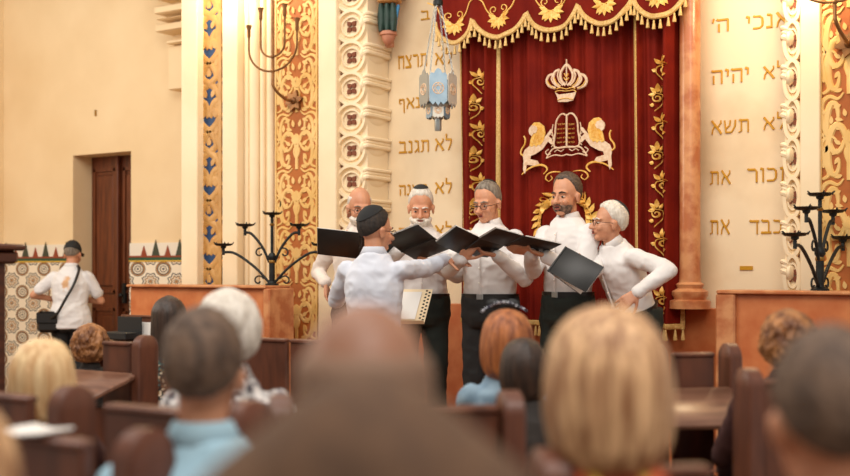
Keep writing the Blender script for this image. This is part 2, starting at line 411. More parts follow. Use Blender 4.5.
# tiled dado with fir-shaped crest
zt0 = W(90, 262, Y_DOOR).z; zt1 = W(90, 244, Y_DOOR).z
m = MB()
for a, b in ((XL, xd0), (xd1, xe + 0.3)):
    m.bb((a, Y_DOOR - 0.02, 0), (b, Y_DOOR - 0.001, zt0))
struct(m.build('trim_2', 'patterned_tile', smooth=False))
M('tile_white', (232, 222, 204), 0.3); M('tile_rust', (142, 62, 36), 0.35); M('tile_green', (30, 82, 62), 0.3); M('tile_yellow', (224, 176, 60), 0.3); M('tile_fir', (58, 66, 52), 0.35)
band = struct(empty('trim_3', (XL, Y_DOOR, zt0)))
for mat, z0, z1, dy in (('tile_white', zt0 + 0.056, zt1, 0.018), ('tile_rust', zt0 + 0.04, zt0 + 0.056, 0.03), ('tile_green', zt0 + 0.012, zt0 + 0.04, 0.026), ('tile_yellow', zt0, zt0 + 0.012, 0.028)):
    m = MB()
    for a, b in ((XL, xd0), (xd1, xe + 0.3)):
        m.bb((a - XL, -dy, z0 - zt0), (b - XL, -0.001, z1 - zt0))
    m.build(mat.replace('tile_', '') + '_tile_band', mat, band, smooth=False)
big, sm = MB(), MB()
x = XL + 0.06; i = 0
while x < xe + 0.3:
    if not (xd0 - 0.06 < x < xd1 + 0.06):
        zb = 0.056; H_ = 0.15 if i % 2 == 0 else 0.095; wd = 0.1 if i % 2 == 0 else 0.075
        pts = []; nst = 5 if i % 2 == 0 else 3
        for k in range(nst):
            pts += [(wd / 2 * (1 - k / nst), H_ * k / nst), (wd / 2 * (1 - (k + 0.75) / nst), H_ * (k + 0.75) / nst)]
        pts = pts + [(0, H_)] + [(-a, b) for a, b in pts[::-1]]
        (big if i % 2 == 0 else sm).poly([(a + x - XL, b + zb) for a, b in pts], lambda a, b, h: Vector((a, -0.018 - h, b)), 0.006)
    x += 0.155; i += 1
big.build('fir_tiles', 'tile_fir', band, smooth=False); sm.build('small_fir_tiles', 'tile_rust', band, smooth=False)
# stepped stone corbel where the walls meet
m = MB()
for (x0, x1, y0, y1, dy) in ((154, 186, 2, 14, .32), (156, 186, 14, 20, .26), (155, 186, 20, 32, .20), (166, 186, 38, 44, .2), (168, 186, 44, 90, .14)):
    a = W(x0, y1, Y_DOOR - dy); b = W(x1, y0, Y_DOOR - dy)
    m.bb((a.x, Y_DOOR - dy, a.z), (b.x + .1, Y_DOOR, b.z), 0.006)
m.bb((W(180, 0, Y_DOOR).x - .12, Y_DOOR - .3, W(180, 2, Y_DOOR).z), (xe + .2, Y_DOOR, ZT))
struct(m.build('trim_4', 'plaster'))
m = MB(); q = W(96, 113, Y_DOOR); m.bb((q.x - .012, q.y - .012, q.z - .03), (q.x + .012, q.y, q.z + .03), .003)
tag(m.build('wall_bracket', 'brass_dull'), 'tiny metal bracket high on the plain wall above the brown door', 'bracket')

# the tall recess wall with gilded writing
X_RL = wx(365, Y_FRONT); X_RR = wx(772, Y_FRONT)
struct(MB().bb((X_RL - 0.3, Y_TEXT, 0), (X_RR + 0.9, Y_TEXT + 0.25, ZT)).build('wall_back', 'pale_marble', smooth=False))
zdado = W(700, 308, Y_TEXT).z
m = MB(); m.bb((X_RL - .1, Y_TEXT - 0.03, PLAT_Z), (X_RR + .6, Y_TEXT - 0.001, zdado), 0.006)
struct(m.build('trim_5', 'orange_marble'))

# front wall pieces, left: (name, x0, x1 px, projection, material)
def strip(n, xa, xb, dy, mat, z0=0.0, z1=ZT, y1=None, bev=0.006):
    return struct(MB().bb((xa, Y_FRONT - dy, z0), (xb, y1 if y1 else Y_FRONT + 0.05, z1), bev).build('trim_%d' % n, mat))
fx = lambda x, dy=0.0: wx(x, Y_FRONT - dy)
strip(6, fx(181, .1), fx(197, .1), 0.10, 'cream_stone', y1=Y_DOOR + .2)
strip(7, fx(197, .02), fx(222, .02), 0.02, 'blue_ground', y1=Y_DOOR)
strip(8, fx(222, .1), fx(237, .1), 0.10, 'cream_stone', y1=Y_DOOR)
m = MB()
xa, xb = fx(237), fx(276)
m.bb((xa, Y_FRONT, 0), (xb, Y_FRONT + .3, ZT))
for k in range(5):
    xc = xa + (xb - xa) * (k + 0.5) / 5; r = (.035, .022, .045, .022, .03)[k]
    m.tube([(xc, Y_FRONT - .015, 0), (xc, Y_FRONT - .015, ZT)], r, 12)
struct(m.build('trim_9', 'cream_stone'))
strip(10, fx(276, .02), fx(318, .02), 0.02, 'panel_ochre', y1=Y_FRONT + .3)
strip(11, fx(318, .05), fx(336, .05), 0.05, 'cream_stone', y1=Y_TEXT)
for xx in (183, 195, 224, 234, 320, 333):
    pass
# right side
strip(12, fx(800, .05), fx(820, .05), 0.05, 'cream_stone', y1=Y_TEXT)
strip(13, fx(820, .02), fx(880, .02), 0.02, 'panel_ochre', y1=Y_FRONT + .3)
strip(14, fx(880, .1), fx(930, .1), 0.10, 'cream_stone', y1=Y_FRONT + .3)

# carved scrollwork on the painted panels
def arabesque(mb, x0, x1, z0, z1, Y, uh, sw, dens=1.0):
    mp = lambda a, b, h: Vector((a, Y - h, b))
    xc = (x0 + x1) / 2; hw = (x1 - x0) / 2 * 0.96
    n = int((z1 - z0) / uh) + 1
    for k in range(n):
        zb = z0 + k * uh
        for sg in (-1, 1):
            def st(pts, w):
                pp = [(xc + sg * a * hw, zb + b * uh) for a, b in pts]
                mb.ribbon(pp, taper(len(pp), w * sw), mp, 0.007)
            def lf_(cx, cy, L, wd, a):
                pp = [(xc + sg * x_, zb + y_) for x_, y_ in leaf(cx * hw, cy * uh, L * hw, wd * hw, a)]
                mb.poly(pp, mp, 0.006)
            # large volute rising from the centre and curling in
            st([(0.02, 0.0)] + spiral(0.48, 0.27, 0.47, 0.12, pi * 1.05, -pi * 0.95, 26), 1.25)
            st([(0.05, 0.50)] + spiral(0.52, 0.70, 0.42, 0.10, pi * 1.2, pi * 3.1, 26), 1.15)
            st(catmull([(0.95, 0.02), (0.72, 0.08), (0.9, 0.26), (0.98, 0.44), (0.7, 0.52), (0.45, 0.47)]), 0.9)
            st(catmull([(0.98, 0.56), (0.8, 0.5), (0.96, 0.7), (0.97, 0.9), (0.72, 0.98), (0.4, 0.95), (0.2, 1.02)]), 0.9)
            st(catmull([(0.0, 0.42), (0.12, 0.33), (0.06, 0.2)]), 0.8)
            for (cx, cy, a) in ((0.25, 0.06, -0.3), (0.62, 0.1, 0.9), (0.86, 0.33, 1.9), (0.3, 0.42, 0.6), (0.6, 0.3, 2.2), (0.36, 0.27, -1.0),
                                (0.28, 0.6, 0.3), (0.64, 0.66, 1.6), (0.85, 0.78, 0.8), (0.3, 0.88, -0.4), (0.5, 0.72, 3.4), (0.9, 0.15, 1.4), (0.14, 0.74, 1.4), (0.12, 0.5, 1.9)):
                lf_(cx, cy, 0.3 * dens, 0.15 * dens, a)
        # centre palmette
        for a in (-0.9, -0.45, 0, 0.45, 0.9):
            mb.poly(leaf(xc, zb + 0.44 * uh, 0.34 * hw, 0.13 * hw, pi / 2 + a), mp, 0.008)
def relief(x0, x1, Y, z0, uh, sw, parent_n, name, dens=1.0, mat='relief_gold'):
    mb = MB(); arabesque(mb, x0, x1, z0, ZT - uh, Y, uh, sw, dens)
    par = bpy.data.objects['trim_%d' % parent_n]
    for a, b in ((x0, x0 + .012), (x1 - .012, x1)):
        mb.bb((a, Y - .012, 0), (b, Y + .001, ZT))
    return mb.build(name, mat, par)
relief(fx(276, .02), fx(318, .02), Y_FRONT - .02, 0.35, 0.44, 0.030, 10, 'scrollwork')
relief(fx(820, .02), fx(880, .02), Y_FRONT - .02, 0.35, 0.50, 0.036, 13, 'scrollwork')
# narrow strip: gold sheet pierced by blue diamonds and leaves
def pierced(x0, x1, Y, n_par):
    mb = MB(); mp = lambda a, b, h: Vector((a, Y - h, b)); xc = (x0 + x1) / 2; hw = (x1 - x0) / 2
    uh = 0.56
    for k in range(8):
        zb = 0.05 + k * uh
        for sg in (-1, 1):
            def st(pts, w):
                pp = [(xc + sg * a * hw, zb + b * uh) for a, b in pts]; mb.ribbon(pp, w * hw, mp, 0.006)
            st(catmull([(0, 0.0), (0.55, 0.1), (0.25, 0.25), (0, 0.3)]), 0.44)
            st(catmull([(0, 0.3), (0.6, 0.42), (0.75, 0.55), (0.3, 0.62), (0.0, 0.52)]), 0.46)
            st(catmull([(0, 0.52), (0.3, 0.7), (0.75, 0.78), (0.5, 0.92), (0, 1.0)]), 0.44)
            st(catmull([(0.95, 0.0), (0.7, 0.12), (0.55, 0.25), (0.85, 0.36), (0.95, 0.45)]), 0.42)
            st(catmull([(0.95, 0.5), (0.55, 0.66), (0.9, 0.75), (0.95, 0.86), (0.7, 1.0)]), 0.42)
            mb.poly([(xc + sg * x_, zb + y_) for x_, y_ in leaf(0.1 * hw, 0.1 * uh, 0.55 * hw, 0.3 * hw, 1.9)], mp, 0.007)
            mb.poly([(xc + sg * x_, zb + y_) for x_, y_ in leaf(0.2 * hw, 0.8 * uh, 0.6 * hw, 0.3 * hw, 1.1)], mp, 0.007)
            mb.poly([(xc + sg * x_, zb + y_) for x_, y_ in leaf(0.5 * hw, 0.25 * uh, 0.6 * hw, 0.28 * hw, 1.2)], mp, 0.007)
            mb.poly([(xc + sg * x_, zb + y_) for x_, y_ in leaf(0.5 * hw, 0.5 * uh, 0.5 * hw, 0.4 * hw, 1.6)], mp, 0.007)
    for a, b in ((x0, x0 + .03), (x1 - .03, x1)): mb.bb((a, Y - .01, 0), (b, Y + .001, ZT))
    mb.build('pierced_gold_ornament', 'strip_gold', bpy.data.objects['trim_%d' % n_par])
pierced(fx(197, .02), fx(222, .02), Y_FRONT - .02, 7)

# scalloped reveals of the recess
def scallop(n, xo, xi, name):
    """xo outer edge, xi inner edge on the front plane; stacked lobes with a pierced rosette each"""
    par = struct(empty('trim_%d' % n, (xo, Y_FRONT, 0)))
    sg = 1 if xi > xo else -1; L = lambda x: x - xo
    m = MB(); m.bb((min(0, L(xi)), .02, 0), (max(0, L(xi)), Y_TEXT - Y_FRONT - .005, ZT)); m.build('backing', 'cream_stone', par, smooth=False)
    uz = W(350, 57, Y_FRONT).z - W(350, 88, Y_FRONT).z
    z0 = W(350, 150.5, Y_FRONT).z - 6 * uz; wd = abs(xi - xo)
    rim, ros, rib, dk = MB(), MB(), MB(), MB()
    mp = lambda a, b, h: Vector((a, .02 - h, b))
    k = 0
    while z0 + k * uz < ZT - .1:
        zc = z0 + k * uz; cx = L(xo) + sg * wd * 0.5
        R = uz * 0.50
        rim.ribbon([(cx + wd * .46 * cos(a), zc + R * sin(a)) for a in [2 * pi * i / 28 for i in range(29)]], .035, mp, .03)
        rim.ribbon([(cx + wd * .30 * cos(a), zc + R * .62 * sin(a)) for a in [2 * pi * i / 24 for i in range(25)]], .018, mp, .018)
        for j in range(4):
            a = pi / 4 + j * pi / 2
            ros.poly(leaf(cx + .008 * cos(a), zc + .008 * sin(a), uz * .2, uz * .16, a), mp, .014)
        dk.poly([(sg * .012, zc + uz / 2 - .028), (sg * .05, zc + uz / 2), (sg * .012, zc + uz / 2 + .028)], mp, .012)
        # ribs that sweep back along the reveal
        for (dz, rr, off) in ((.36 * uz, .016, 0), (.24 * uz, .013, .012), (.12 * uz, .02, .022)):
            pts = [(L(xi) - sg * .03, .01, zc + dz - .02), (L(xi), .0, zc + dz), (L(xi) + sg * (.02 - off * .4), .06, zc + dz), (L(xi) + sg * (.02 - off * .4), Y_TEXT - Y_FRONT - .01, zc + dz)]
            rib.tube(catmull(pts, 4), rr, 8)
        # bulging lobe of the reveal itself
        rib.ell((L(xi) - sg * .03, .14, zc + .02), (.045, .17, uz * .36), nu=18, nv=10)
        k += 1
    rim.build('lobe_rim', 'cream_stone', par); ros.build('rosette', 'rosette_dark', par); rib.build('reveal_ribs', 'cream_stone', par); dk.build('dark_notches', 'rosette_dark', par)
scallop(15, fx(336), fx(366), 'l'); scallop(16, fx(801), fx(784), 'r')

# gilded Hebrew lines, each word fitted to its place on the wall
G1, G2 = .19, .125
GLY = {'א': (.85, [([(.06, 1), (.2, .8), (.62, .28), (.8, .0)], G1), ([(.76, 1), (.78, .8), (.52, .5)], G2), ([(.08, 0), (.12, .3), (.3, .62)], G2)]),
 'ב': (.8, [([(.05, 1), (.1, .9), (.56, .9)], G1), ([(.56, .92), (.6, .8), (.6, .1)], G2), ([(0, .09), (.8, .09)], G1)]),
 'ג': (.5, [([(.05, .95), (.36, .9)], G1), ([(.36, .92), (.38, .5), (.44, .02)], G2), ([(.38, .34), (.06, .03)], G2)]),
 'ד': (.78, [([(0, .97), (.06, .9), (.76, .9)], G1), ([(.6, .9), (.6, 0)], G2)]),
 'ה': (.78, [([(0, .97), (.06, .9), (.7, .9)], G1), ([(.68, .92), (.68, 0)], G2), ([(.12, .6), (.12, 0)], G2)]),
 'ו': (.26, [([(0, .95), (.2, .9)], G1), ([(.18, .9), (.18, 0)], G2)]),
 'ז': (.42, [([(.03, .9), (.4, .95)], G1), ([(.22, .9), (.18, 0)], G2)]),
 'ח': (.8, [([(.05, .97), (.1, .9), (.72, .9)], G1), ([(.7, .92), (.7, 0)], G2), ([(.14, .9), (.14, 0)], G2)]),
 'י': (.26, [([(0, .96), (.2, .88)], G1), ([(.18, .9), (.16, .5)], G2)]),
 'כ': (.7, [([(.05, .97), (.1, .9), (.45, .9), (.6, .75), (.62, .5), (.6, .24), (.45, .09), (.02, .09)], .16)]),
 'ל': (.62, [([(.08, 1.38), (.08, .9)], G2), ([(.04, .9), (.56, .88)], G1), ([(.55, .88), (.52, .55), (.28, 0)], G2)]),
 'מ': (.8, [([(.03, .97), (.2, .72), (.06, 0)], G2), ([(.18, .72), (.4, .92), (.62, .88), (.7, .6), (.7, .08)], .14), ([(.34, .08), (.74, .08)], G1)]),
 'נ': (.45, [([(.05, .95), (.3, .9)], G1), ([(.32, .92), (.34, .1)], G2), ([(0, .08), (.4, .08)], G1)]),
 'ע': (.72, [([(.04, .97), (.2, .6), (.36, .25)], G2), ([(.64, .97), (.6, .5), (.4, .2), (0, -.02)], .15)]),
 'ף': (.72, [([(.1, .95), (.14, .9), (.6, .9)], G1), ([(.6, .92), (.62, -.35)], G2), ([(.12, .9), (.12, .56), (.32, .54)], G2)]),
 'צ': (.74, [([(.03, .97), (.3, .6), (.6, .12)], G1), ([(.64, .97), (.6, .7), (.38, .5)], G2), ([(0, .08), (.68, .08)], G1)]),
 'ר': (.7, [([(0, .97), (.06, .9), (.5, .9), (.6, .75), (.6, 0)], .15), ([(.06, .9), (.48, .9)], G1)]),
 'ש': (1.0, [([(.05, .97), (.1, .6), (.16, .08)], G2), ([(.12, .08), (.6, .08), (.86, .5), (.9, .97)], .15), ([(.5, .97), (.46, .6), (.18, .36)], G2)]),
 'ת': (.84, [([(.06, .97), (.12, .9), (.7, .9)], G1), ([(.72, .92), (.72, 0)], G2), ([(.2, .9), (.2, .12), (0, .04)], G2)]),
 '׳': (.14, [([(.1, 1.05), (.04, .72)], G2)])}
def text_mesh(s, depth):
    mb = MB(); x = 0
    for ch in s:                            # the script runs from right to left
        if ch == ' ': x -= .5; continue
        wd, sts = GLY[ch]; x -= wd
        for pts, w_ in sts: mb.ribbon([(x + a, b) for a, b in pts], w_, lambda a, b, h: Vector((a, b, h)), 1)
        x -= .16
    vs = [Vector(v) for v in mb.v]
    x0 = min(v.x for v in vs); x1 = max(v.x for v in vs); y0 = min(v.y for v in vs); y1 = max(v.y for v in vs)
    return [((v.x - x0) / (x1 - x0), (v.y - y0) / (y1 - y0), depth * v.z) for v in vs], mb.f
WORDS = [("אנכי", 746, 790, 13, 29, 'top right'), ("ה׳", 712, 729, 18, 32, ''), ("לא", 763, 785, 61, 79, ''), ("יהיה", 711, 749, 68, 83, ''), ("לא", 763, 785, 112, 130, ''), ("תשא", 711, 749, 119, 134, ''),
         ("זכור", 747, 786, 167, 182, ''), ("את", 710, 731, 170, 185, ''), ("כבד", 749, 782, 219, 234, ''), ("את", 710, 730, 219, 235, ''),
         ("לא", 435, 452, 48, 65, ''), ("תרצח", 398, 427, 54, 68, ''), ("לא", 435, 452, 91, 108, ''), ("תנאף", 399, 429, 97, 112, ''), ("לא", 435, 452, 134, 151, ''), ("תגנב", 399, 429, 140, 153, ''),
         ("לא", 435, 452, 178, 194, ''), ("תענה", 399, 427, 184, 196, ''), ("ב", 421, 430, 10, 20, ''), ("לא", 435, 452, 221, 237, ''), ("תחמד", 399, 427, 227, 240, '')]
ordn = ['first', 'second', 'third', 'fourth', 'fifth']
for side, sel in (('right', [w_ for w_ in WORDS if w_[1] > 600]), ('left', [w_ for w_ in WORDS if w_[1] < 600])):
    root = struct(empty('trim_17' if side == 'left' else 'trim_18', (W(sel[0][1], 0, Y_TEXT).x, Y_TEXT, 1.3)))
    org = root.location
    for s, x0, x1, y0, y1, _ in sel:
        a = W(x0, y1, Y_TEXT); b = W(x1, y0, Y_TEXT)
        zc0 = W((x0 + x1) / 2, y1, Y_TEXT).z; zc1 = W((x0 + x1) / 2, y0, Y_TEXT).z
        vs, fs = text_mesh(s, .008)
        mb = MB(); mb.add([Vector((a.x + u * (b.x - a.x), Y_TEXT - d - .001, zc0 + v * (zc1 - zc0))) - org for u, v, d in vs], fs)
        mb.build('gilded_word', 'text_gold', root, smooth=False)
    if side == 'right':
        a = W(740, 270, Y_TEXT); b = W(753, 266, Y_TEXT)
        MB().bb(Vector((a.x, Y_TEXT - .008, a.z)) - org, Vector((b.x, Y_TEXT - .001, b.z)) - org).build('gilded_dash', 'text_gold', root)

# marble column beside the curtain
cx = wx(694, Y_TEXT - .06)
m = MB(); zc = zdado
prof = [(.13, 0), (.13, .05), (.10, .06), (.115, .09), (.115, .11), (.08, .13), (.09, .155), (.07, .17), (.066, .25), (.066, ZT - zc - .01)]
m.lathe(prof, (0, 0, 0), 24)
tag(m.build('marble_column', 'orange_marble_polished'), 'slim orange marble column at the right edge of the red curtain', 'column').location = (cx, Y_TEXT - .14, zc)
# parapets
def parapet(x0, x1, n, xp0, xp1):
    r = empty('marble_parapet', ((x0 + x1) / 2, Y_PAR, 0)); q = (x0 + x1) / 2
    zt = W(718, 290, Y_PAR).z
    m = MB(); m.bb((x0 - q, 0, 0), (x1 - q, .22, zt - .02), .008); m.build('body', 'orange_marble', r)
    m = MB(); m.bb((xp0 - q, -.035, 0), (xp1 - q, .255, zt - .02), .008); m.build('end_post', 'orange_marble_polished', r)
    m = MB(); m.bb((x0 - q - .005, -.04, zt - .022), (x1 - q + .005, .26, zt), .006); m.build('coping', 'orange_marble_polished', r)
    return r, zt
xl0, xl1 = wx(130, Y_PAR), wx(268, Y_PAR)
pl, zpar = parapet(xl0, xl1, 1, xl1 - .02, xl1 + .04)
tag(pl, 'orange marble parapet at left under the iron candle stand', 'parapet')
xr0, xr1 = wx(719, Y_PAR), wx(719, Y_PAR) + 1.35
pr, _ = parapet(xr0, xr1, 2, xr0 - .01, xr0 + .1)
tag(pr, 'orange marble parapet at right beside the marble column', 'parapet')

# ------------------------------------------------------------------ ark curtain
CX0, CX1 = wx(456, Y_CURT), wx(684, Y_CURT)
CZ0 = W(560, 326, Y_CURT).z + 0.0
CZ1 = 3.55
def fold(x, z=2.0):
    u = (x - CX0)
    mid = abs((x - (CX0 + CX1) / 2) / (CX1 - CX0))
    a = 0.024 + 0.075 * max(0, mid - 0.20)
    g = 0.6 + 0.4 * sin(z * 1.3 + u * 2)
    return 1.25 * a * (sin(u * 31 + 1.3 * sin(u * 3.1) + 0.5 * sin(z * .8)) * g + 0.55 * sin(u * 57 + 1.1 + .3 * z) + 0.5 * sin(u * 15 + .4 * z) + .25 * sin(u * 101 + z))
cur = empty('ark_curtain', ((CX0 + CX1) / 2, Y_CURT, CZ0), 0, 'dark red velvet ark curtain with embroidered crown, tablets and two lions', 'curtain')
CO = cur.location.copy()
cw = lambda a, b, h: Vector((a, Y_CURT + fold(a, b) - .004 - h, b)) - CO
nx, nz = 260, 40
vs = []; fs = []
for j in range(nz + 1):
    z = CZ0 + (CZ1 - CZ0) * j / nz
    for i in range(nx + 1):
        x = CX0 + (CX1 - CX0) * i / nx
        vs.append(Vector((x, Y_CURT + fold(x, z), z)) - CO)
k0 = len(vs); vs += [v + Vector((0, .012, 0)) for v in vs]
for j in range(nz):
    for i in range(nx):
        a = j * (nx + 1) + i; q = (a, a + 1, a + nx + 2, a + nx + 1); fs.append(q); fs.append(tuple(k0 + t for t in q[::-1]))
for i in range(nx):
    fs.append((i + 1, i, k0 + i, k0 + i + 1)); a = nz * (nx + 1) + i; fs.append((a, a + 1, k0 + a + 1, k0 + a))
for j in range(nz):
    a = j * (nx + 1); fs.append((a, a + nx + 1, k0 + a + nx + 1, k0 + a)); a += nx; fs.append((a + nx + 1, a, k0 + a, k0 + a + nx + 1))
MB().add(vs, fs).build('velvet_cloth', 'velvet', cur, angle=80)
for (px, wd) in ((498.5, .030), (637, .030), (458.5, .022), (681.5, .03)):
    x = wx(px, Y_CURT); m = MB()
    m.ribbon([(x, CZ0 + (CZ1 - CZ0) * i / 60) for i in range(61)], wd, cw, .008); m.build('gold_braid', 'gold_braid', cur)
m = MB(); m.ribbon([(CX0 + (CX1 - CX0) * i / 120, CZ0 + .018) for i in range(121)], .036, cw, .009); m.build('hem_braid', 'gold_braid', cur)
def tassel_mb(p, L=.07, r=.013):
    m = MB(); m.lathe([(.003, 0), (.006, -.005), (r * .6, -.012), (r * .55, -.02), (r * .7, -.024), (r, -L * .8), (r * 1.05, -L), (.002, -L + .003)][::-1], p, 8); return m
T0 = None
nt_ = 44
for i in range(nt_):
    x = CX0 + (CX1 - CX0) * (i + .5) / nt_
    if T0 is None: T0 = tassel_mb((0, 0, 0)).build('tassel', 'gold_braid', cur)
    o = T0 if i == 0 else T0.copy()
    if i: COL.objects.link(o)
    o.location = cw(x, CZ0, .0)
# ---- embroidery. coordinates read off the photograph, then laid on the cloth
Xc = wx(566.3, Y_CURT - .058)
def c2w(pts, o=(510, 105), s=6.8):
    out = []
    for a, b in pts:
        q = W(o[0] + a / s, o[1] + b / s, Y_CURT - .058); out.append((q.x, q.z))
    return out
def mir(pts): return [(2 * Xc - a, b) for a, b in pts][::-1]
def both(mb, fn, pts, *a, **k):
    fn(pts, *a, **k); fn(mir(pts), *a, **k)
wpx = 1 / 148
cw_side = cw
cw = lambda a, b, h: Vector((a, Y_CURT - .052 - h, b)) - CO      # the stiff embroidered centre stands proud of the folds
# tablets
m = MB(); tb = c2w([(383, 285), (300, 285), (305, 190), (312, 115), (335, 72), (358, 60), (374, 68), (383, 84), (383, 285)])
both(m, lambda p_: m.ribbon(catmull(p_, 3), .013, cw, .006), tb)
m.build('embroidered_tablets', 'silver_thread', cur)
LN = ["זכור", "לא תרצח", "לא תנאף", "לא תגנב", "לא תענה"]
RN = ["אנכי", "לא יהיה", "לא תשא", "זכור את", "כבד את"]
m = MB()
for col_, (xa, xb) in ((RN, (391, 436)), (LN, (316, 376))):
    for r_, s_ in enumerate(col_):
        A = c2w([(xa, 138 + r_ * 30.5), (xb, 122 + r_ * 30.5)]); vs, fs = text_mesh(s_, .003)
        m.add([cw(A[0][0] + u * (A[1][0] - A[0][0]), A[0][1] + v * (A[1][1] - A[0][1]), d + .001) for u, v, d in vs], fs)
m.build('embroidered_words', 'gold_thread', cur, smooth=False)
m = MB()
for pts, wd in (([(245, 362), (285, 302), (330, 290), (383, 282)], .011), ([(245, 362), (300, 340), (350, 345), (383, 335)], .010), ([(262, 300), (240, 320), (255, 340), (275, 330)], .008),
                ([(300, 320), (320, 305), (345, 315), (365, 300)], .007), ([(292, 130), (285, 180), (296, 230), (288, 280)], .007), ([(275, 200), (292, 215), (280, 240)], .006), ([(275, 250), (292, 262), (280, 285)], .006)):
    both(m, lambda p_: m.ribbon(p_, wd, cw, .005), c2w(catmull(pts, 5)))
m.build('embroidered_scroll_base', 'silver_thread', cur)
m = MB(); m2 = MB()
for pts, wd in (([(78, 472), (130, 430), (190, 408), (235, 415), (250, 440), (225, 470)], .016), ([(340, 455), (290, 455), (255, 470), (240, 500), (262, 520)], .012), ([(262, 520), (285, 500), (275, 480)], .008)):
    pp = c2w(catmull(pts, 5))
    for mm_, p_ in ((m, pp), (m2, mir(pp))): mm_.ribbon(p_, taper(len(p_), wd), cw, .005)
m.build('embroidered_gold_scroll', 'gold_thread', cur); m2.build('embroidered_gold_scroll', 'gold_thread', cur)

for mirror in (False, True):
    g = (lambda p_: mir(p_)) if mirror else (lambda p_: p_)
    body = MB()
    bp = c2w([(135, 276), (205, 268), (238, 215), (250, 200), (275, 165), (290, 170), (283, 190), (262, 212), (285, 232), (293, 262), (280, 268), (258, 248), (222, 300), (170, 335), (142, 345), (136, 368), (185, 378), (198, 398), (165, 413), (112, 406), (108, 445), (100, 468), (88, 440), (92, 380), (86, 340), (100, 305)])
    body.poly(g(bp), cw, .006)
    lo = body.build('embroidered_lion', 'silver_thread', cur, angle=20)
    mm = MB(); mm.poly(g(c2w([(150, 132), (168, 118), (200, 118), (232, 143), (241, 190), (228, 246), (205, 275), (190, 270), (180, 285), (165, 272), (150, 285), (133, 278), (140, 240), (150, 205), (160, 175), (158, 145)])), cw, .009)
    for k in range(7):
        a = c2w([(170 + k * 8, 140 + k * 3), (176 + k * 7, 200), (150 + k * 10, 268 - k * 4)]); mm.ribbon(g(catmull(a, 5)), .006, cw, .012)
    mm.build('mane', 'gold_thread', lo)
    mm = MB(); mm.poly(g(c2w([(133, 158), (150, 138), (180, 142), (190, 165), (180, 188), (160, 195), (150, 212), (134, 198), (129, 175)])), cw, .013); mm.build('head', 'silver_thread', lo)
    mm = MB(); mm.ribbon(g(c2w(catmull([(90, 345), (72, 330), (78, 300), (98, 268), (102, 232), (93, 212)], 5))), .012, cw, .007); mm.build('tail', 'gold_thread', lo)
# crown
k1 = lambda pts: c2w(pts, (510, 55), 7.083)
m = MB(); g_ = MB()
CXp = 399
def cmir(pts): return [(2 * CXp - a, b) for a, b in pts][::-1]
loops = [([(322, 236), (275, 218), (258, 182), (274, 146), (306, 136)], .020), ([(306, 136), (292, 170), (312, 205), (345, 228)], .012),
         ([(356, 226), (322, 198), (306, 160), (318, 118), (350, 104)], .020), ([(350, 104), (336, 140), (348, 185), (375, 215)], .012),
         ([(392, 215), (362, 180), (356, 130), (380, 85), (399, 66)], .020), ([(399, 210), (399, 120), (399, 30)], .009)]
for pts, wd in loops:
    for q in (pts, cmir(pts)): m.ribbon(k1(catmull(q, 5)), wd, cw, .007)
m.poly(k1([(318, 262), (345, 280), (440, 268), (468, 258), (462, 280), (445, 322), (400, 332), (340, 332), (335, 300)]), cw, .006)
cr = m.build('embroidered_crown', 'silver_thread', cur)
for pts in ([(320, 262), (350, 252), (400, 255), (450, 248), (468, 262)], [(338, 318), (395, 305), (445, 315)], [(385, 130), (399, 155), (413, 130)], [(382, 160), (399, 180), (416, 160)], [(330, 240), (360, 232), (400, 240), (440, 230), (462, 238)],
            [(264, 182), (282, 212), (320, 238)], [(534, 182), (516, 212), (478, 238)], [(312, 160), (330, 198), (358, 222)], [(486, 160), (468, 198), (440, 222)]):
    g_.ribbon(k1(catmull(pts, 4)), .007, cw, .011)
g_.build('gold_outline', 'gold_thread', cr)
# vines on the side panels
cw = lambda a, b, h: cw_side(a, b, h + .010)
def vine(px, ys, left):
    for i, y in enumerate(ys):
        s = 1 if i % 2 == 0 else -1
        c_ = W(px + s * 1.5, y, Y_CURT - .02); X, Z = c_.x, c_.z
        mb = MB(); q = .074
        mb.ribbon([(X + s * a * q, Z + b * q) for a, b in spiral(.1, -.25, .42, .08, pi / 2, pi / 2 - pi * 2.6, 22)], taper(23, .012), cw, .005)
        mb.ribbon([(X + s * a * q, Z + b * q) for a, b in catmull([(.1, .15), (-.35, .0), (-.45, -.5), (-.1, -1.0), (.25, -1.4)], 5)], .007, cw, .005)
        for (a, b, L, ang) in ((.05, .25, .8, pi / 2), (.15, .2, .7, pi / 4), (-.1, .2, .7, 3 * pi / 4), (.2, .05, .6, 0), (-.4, -.4, .45, pi * .9), (.3, -.9, .4, .2)):
            mb.poly([(X + s * x_ * q, Z + y_ * q) for x_, y_ in leaf(a, b, L, .34, ang)], cw, .006)
        mb.build('embroidered_vine', 'gold_thread', cur)
vine(477, [79, 105, 131, 157, 183, 209, 235, 261, 287], True)
vine(659.5, [66, 95, 124, 153, 182, 211, 240, 269, 298], False)
# wreath
m = MB(); cc = W(566, 224, Y_CURT); R_ = .20
for k in range(26):
    a = radians(115 + k * 12.0)
    if 60 < (math.degrees(a) % 360) < 112: continue
    for s_ in (-.75, .75):
        m.poly([(x_, y_) for x_, y_ in leaf(cc.x + R_ * cos(a), cc.z + R_ * sin(a) * 1.05, .07, .03, a + pi / 2 + s_)], cw, .006)
m.ribbon([(cc.x + R_ * cos(radians(112 + t_ * 6)), cc.z + 1.05 * R_ * sin(radians(112 + t_ * 6))) for t_ in range(52)], .008, cw, .005)
m.build('embroidered_wreath', 'gold_thread', cur)

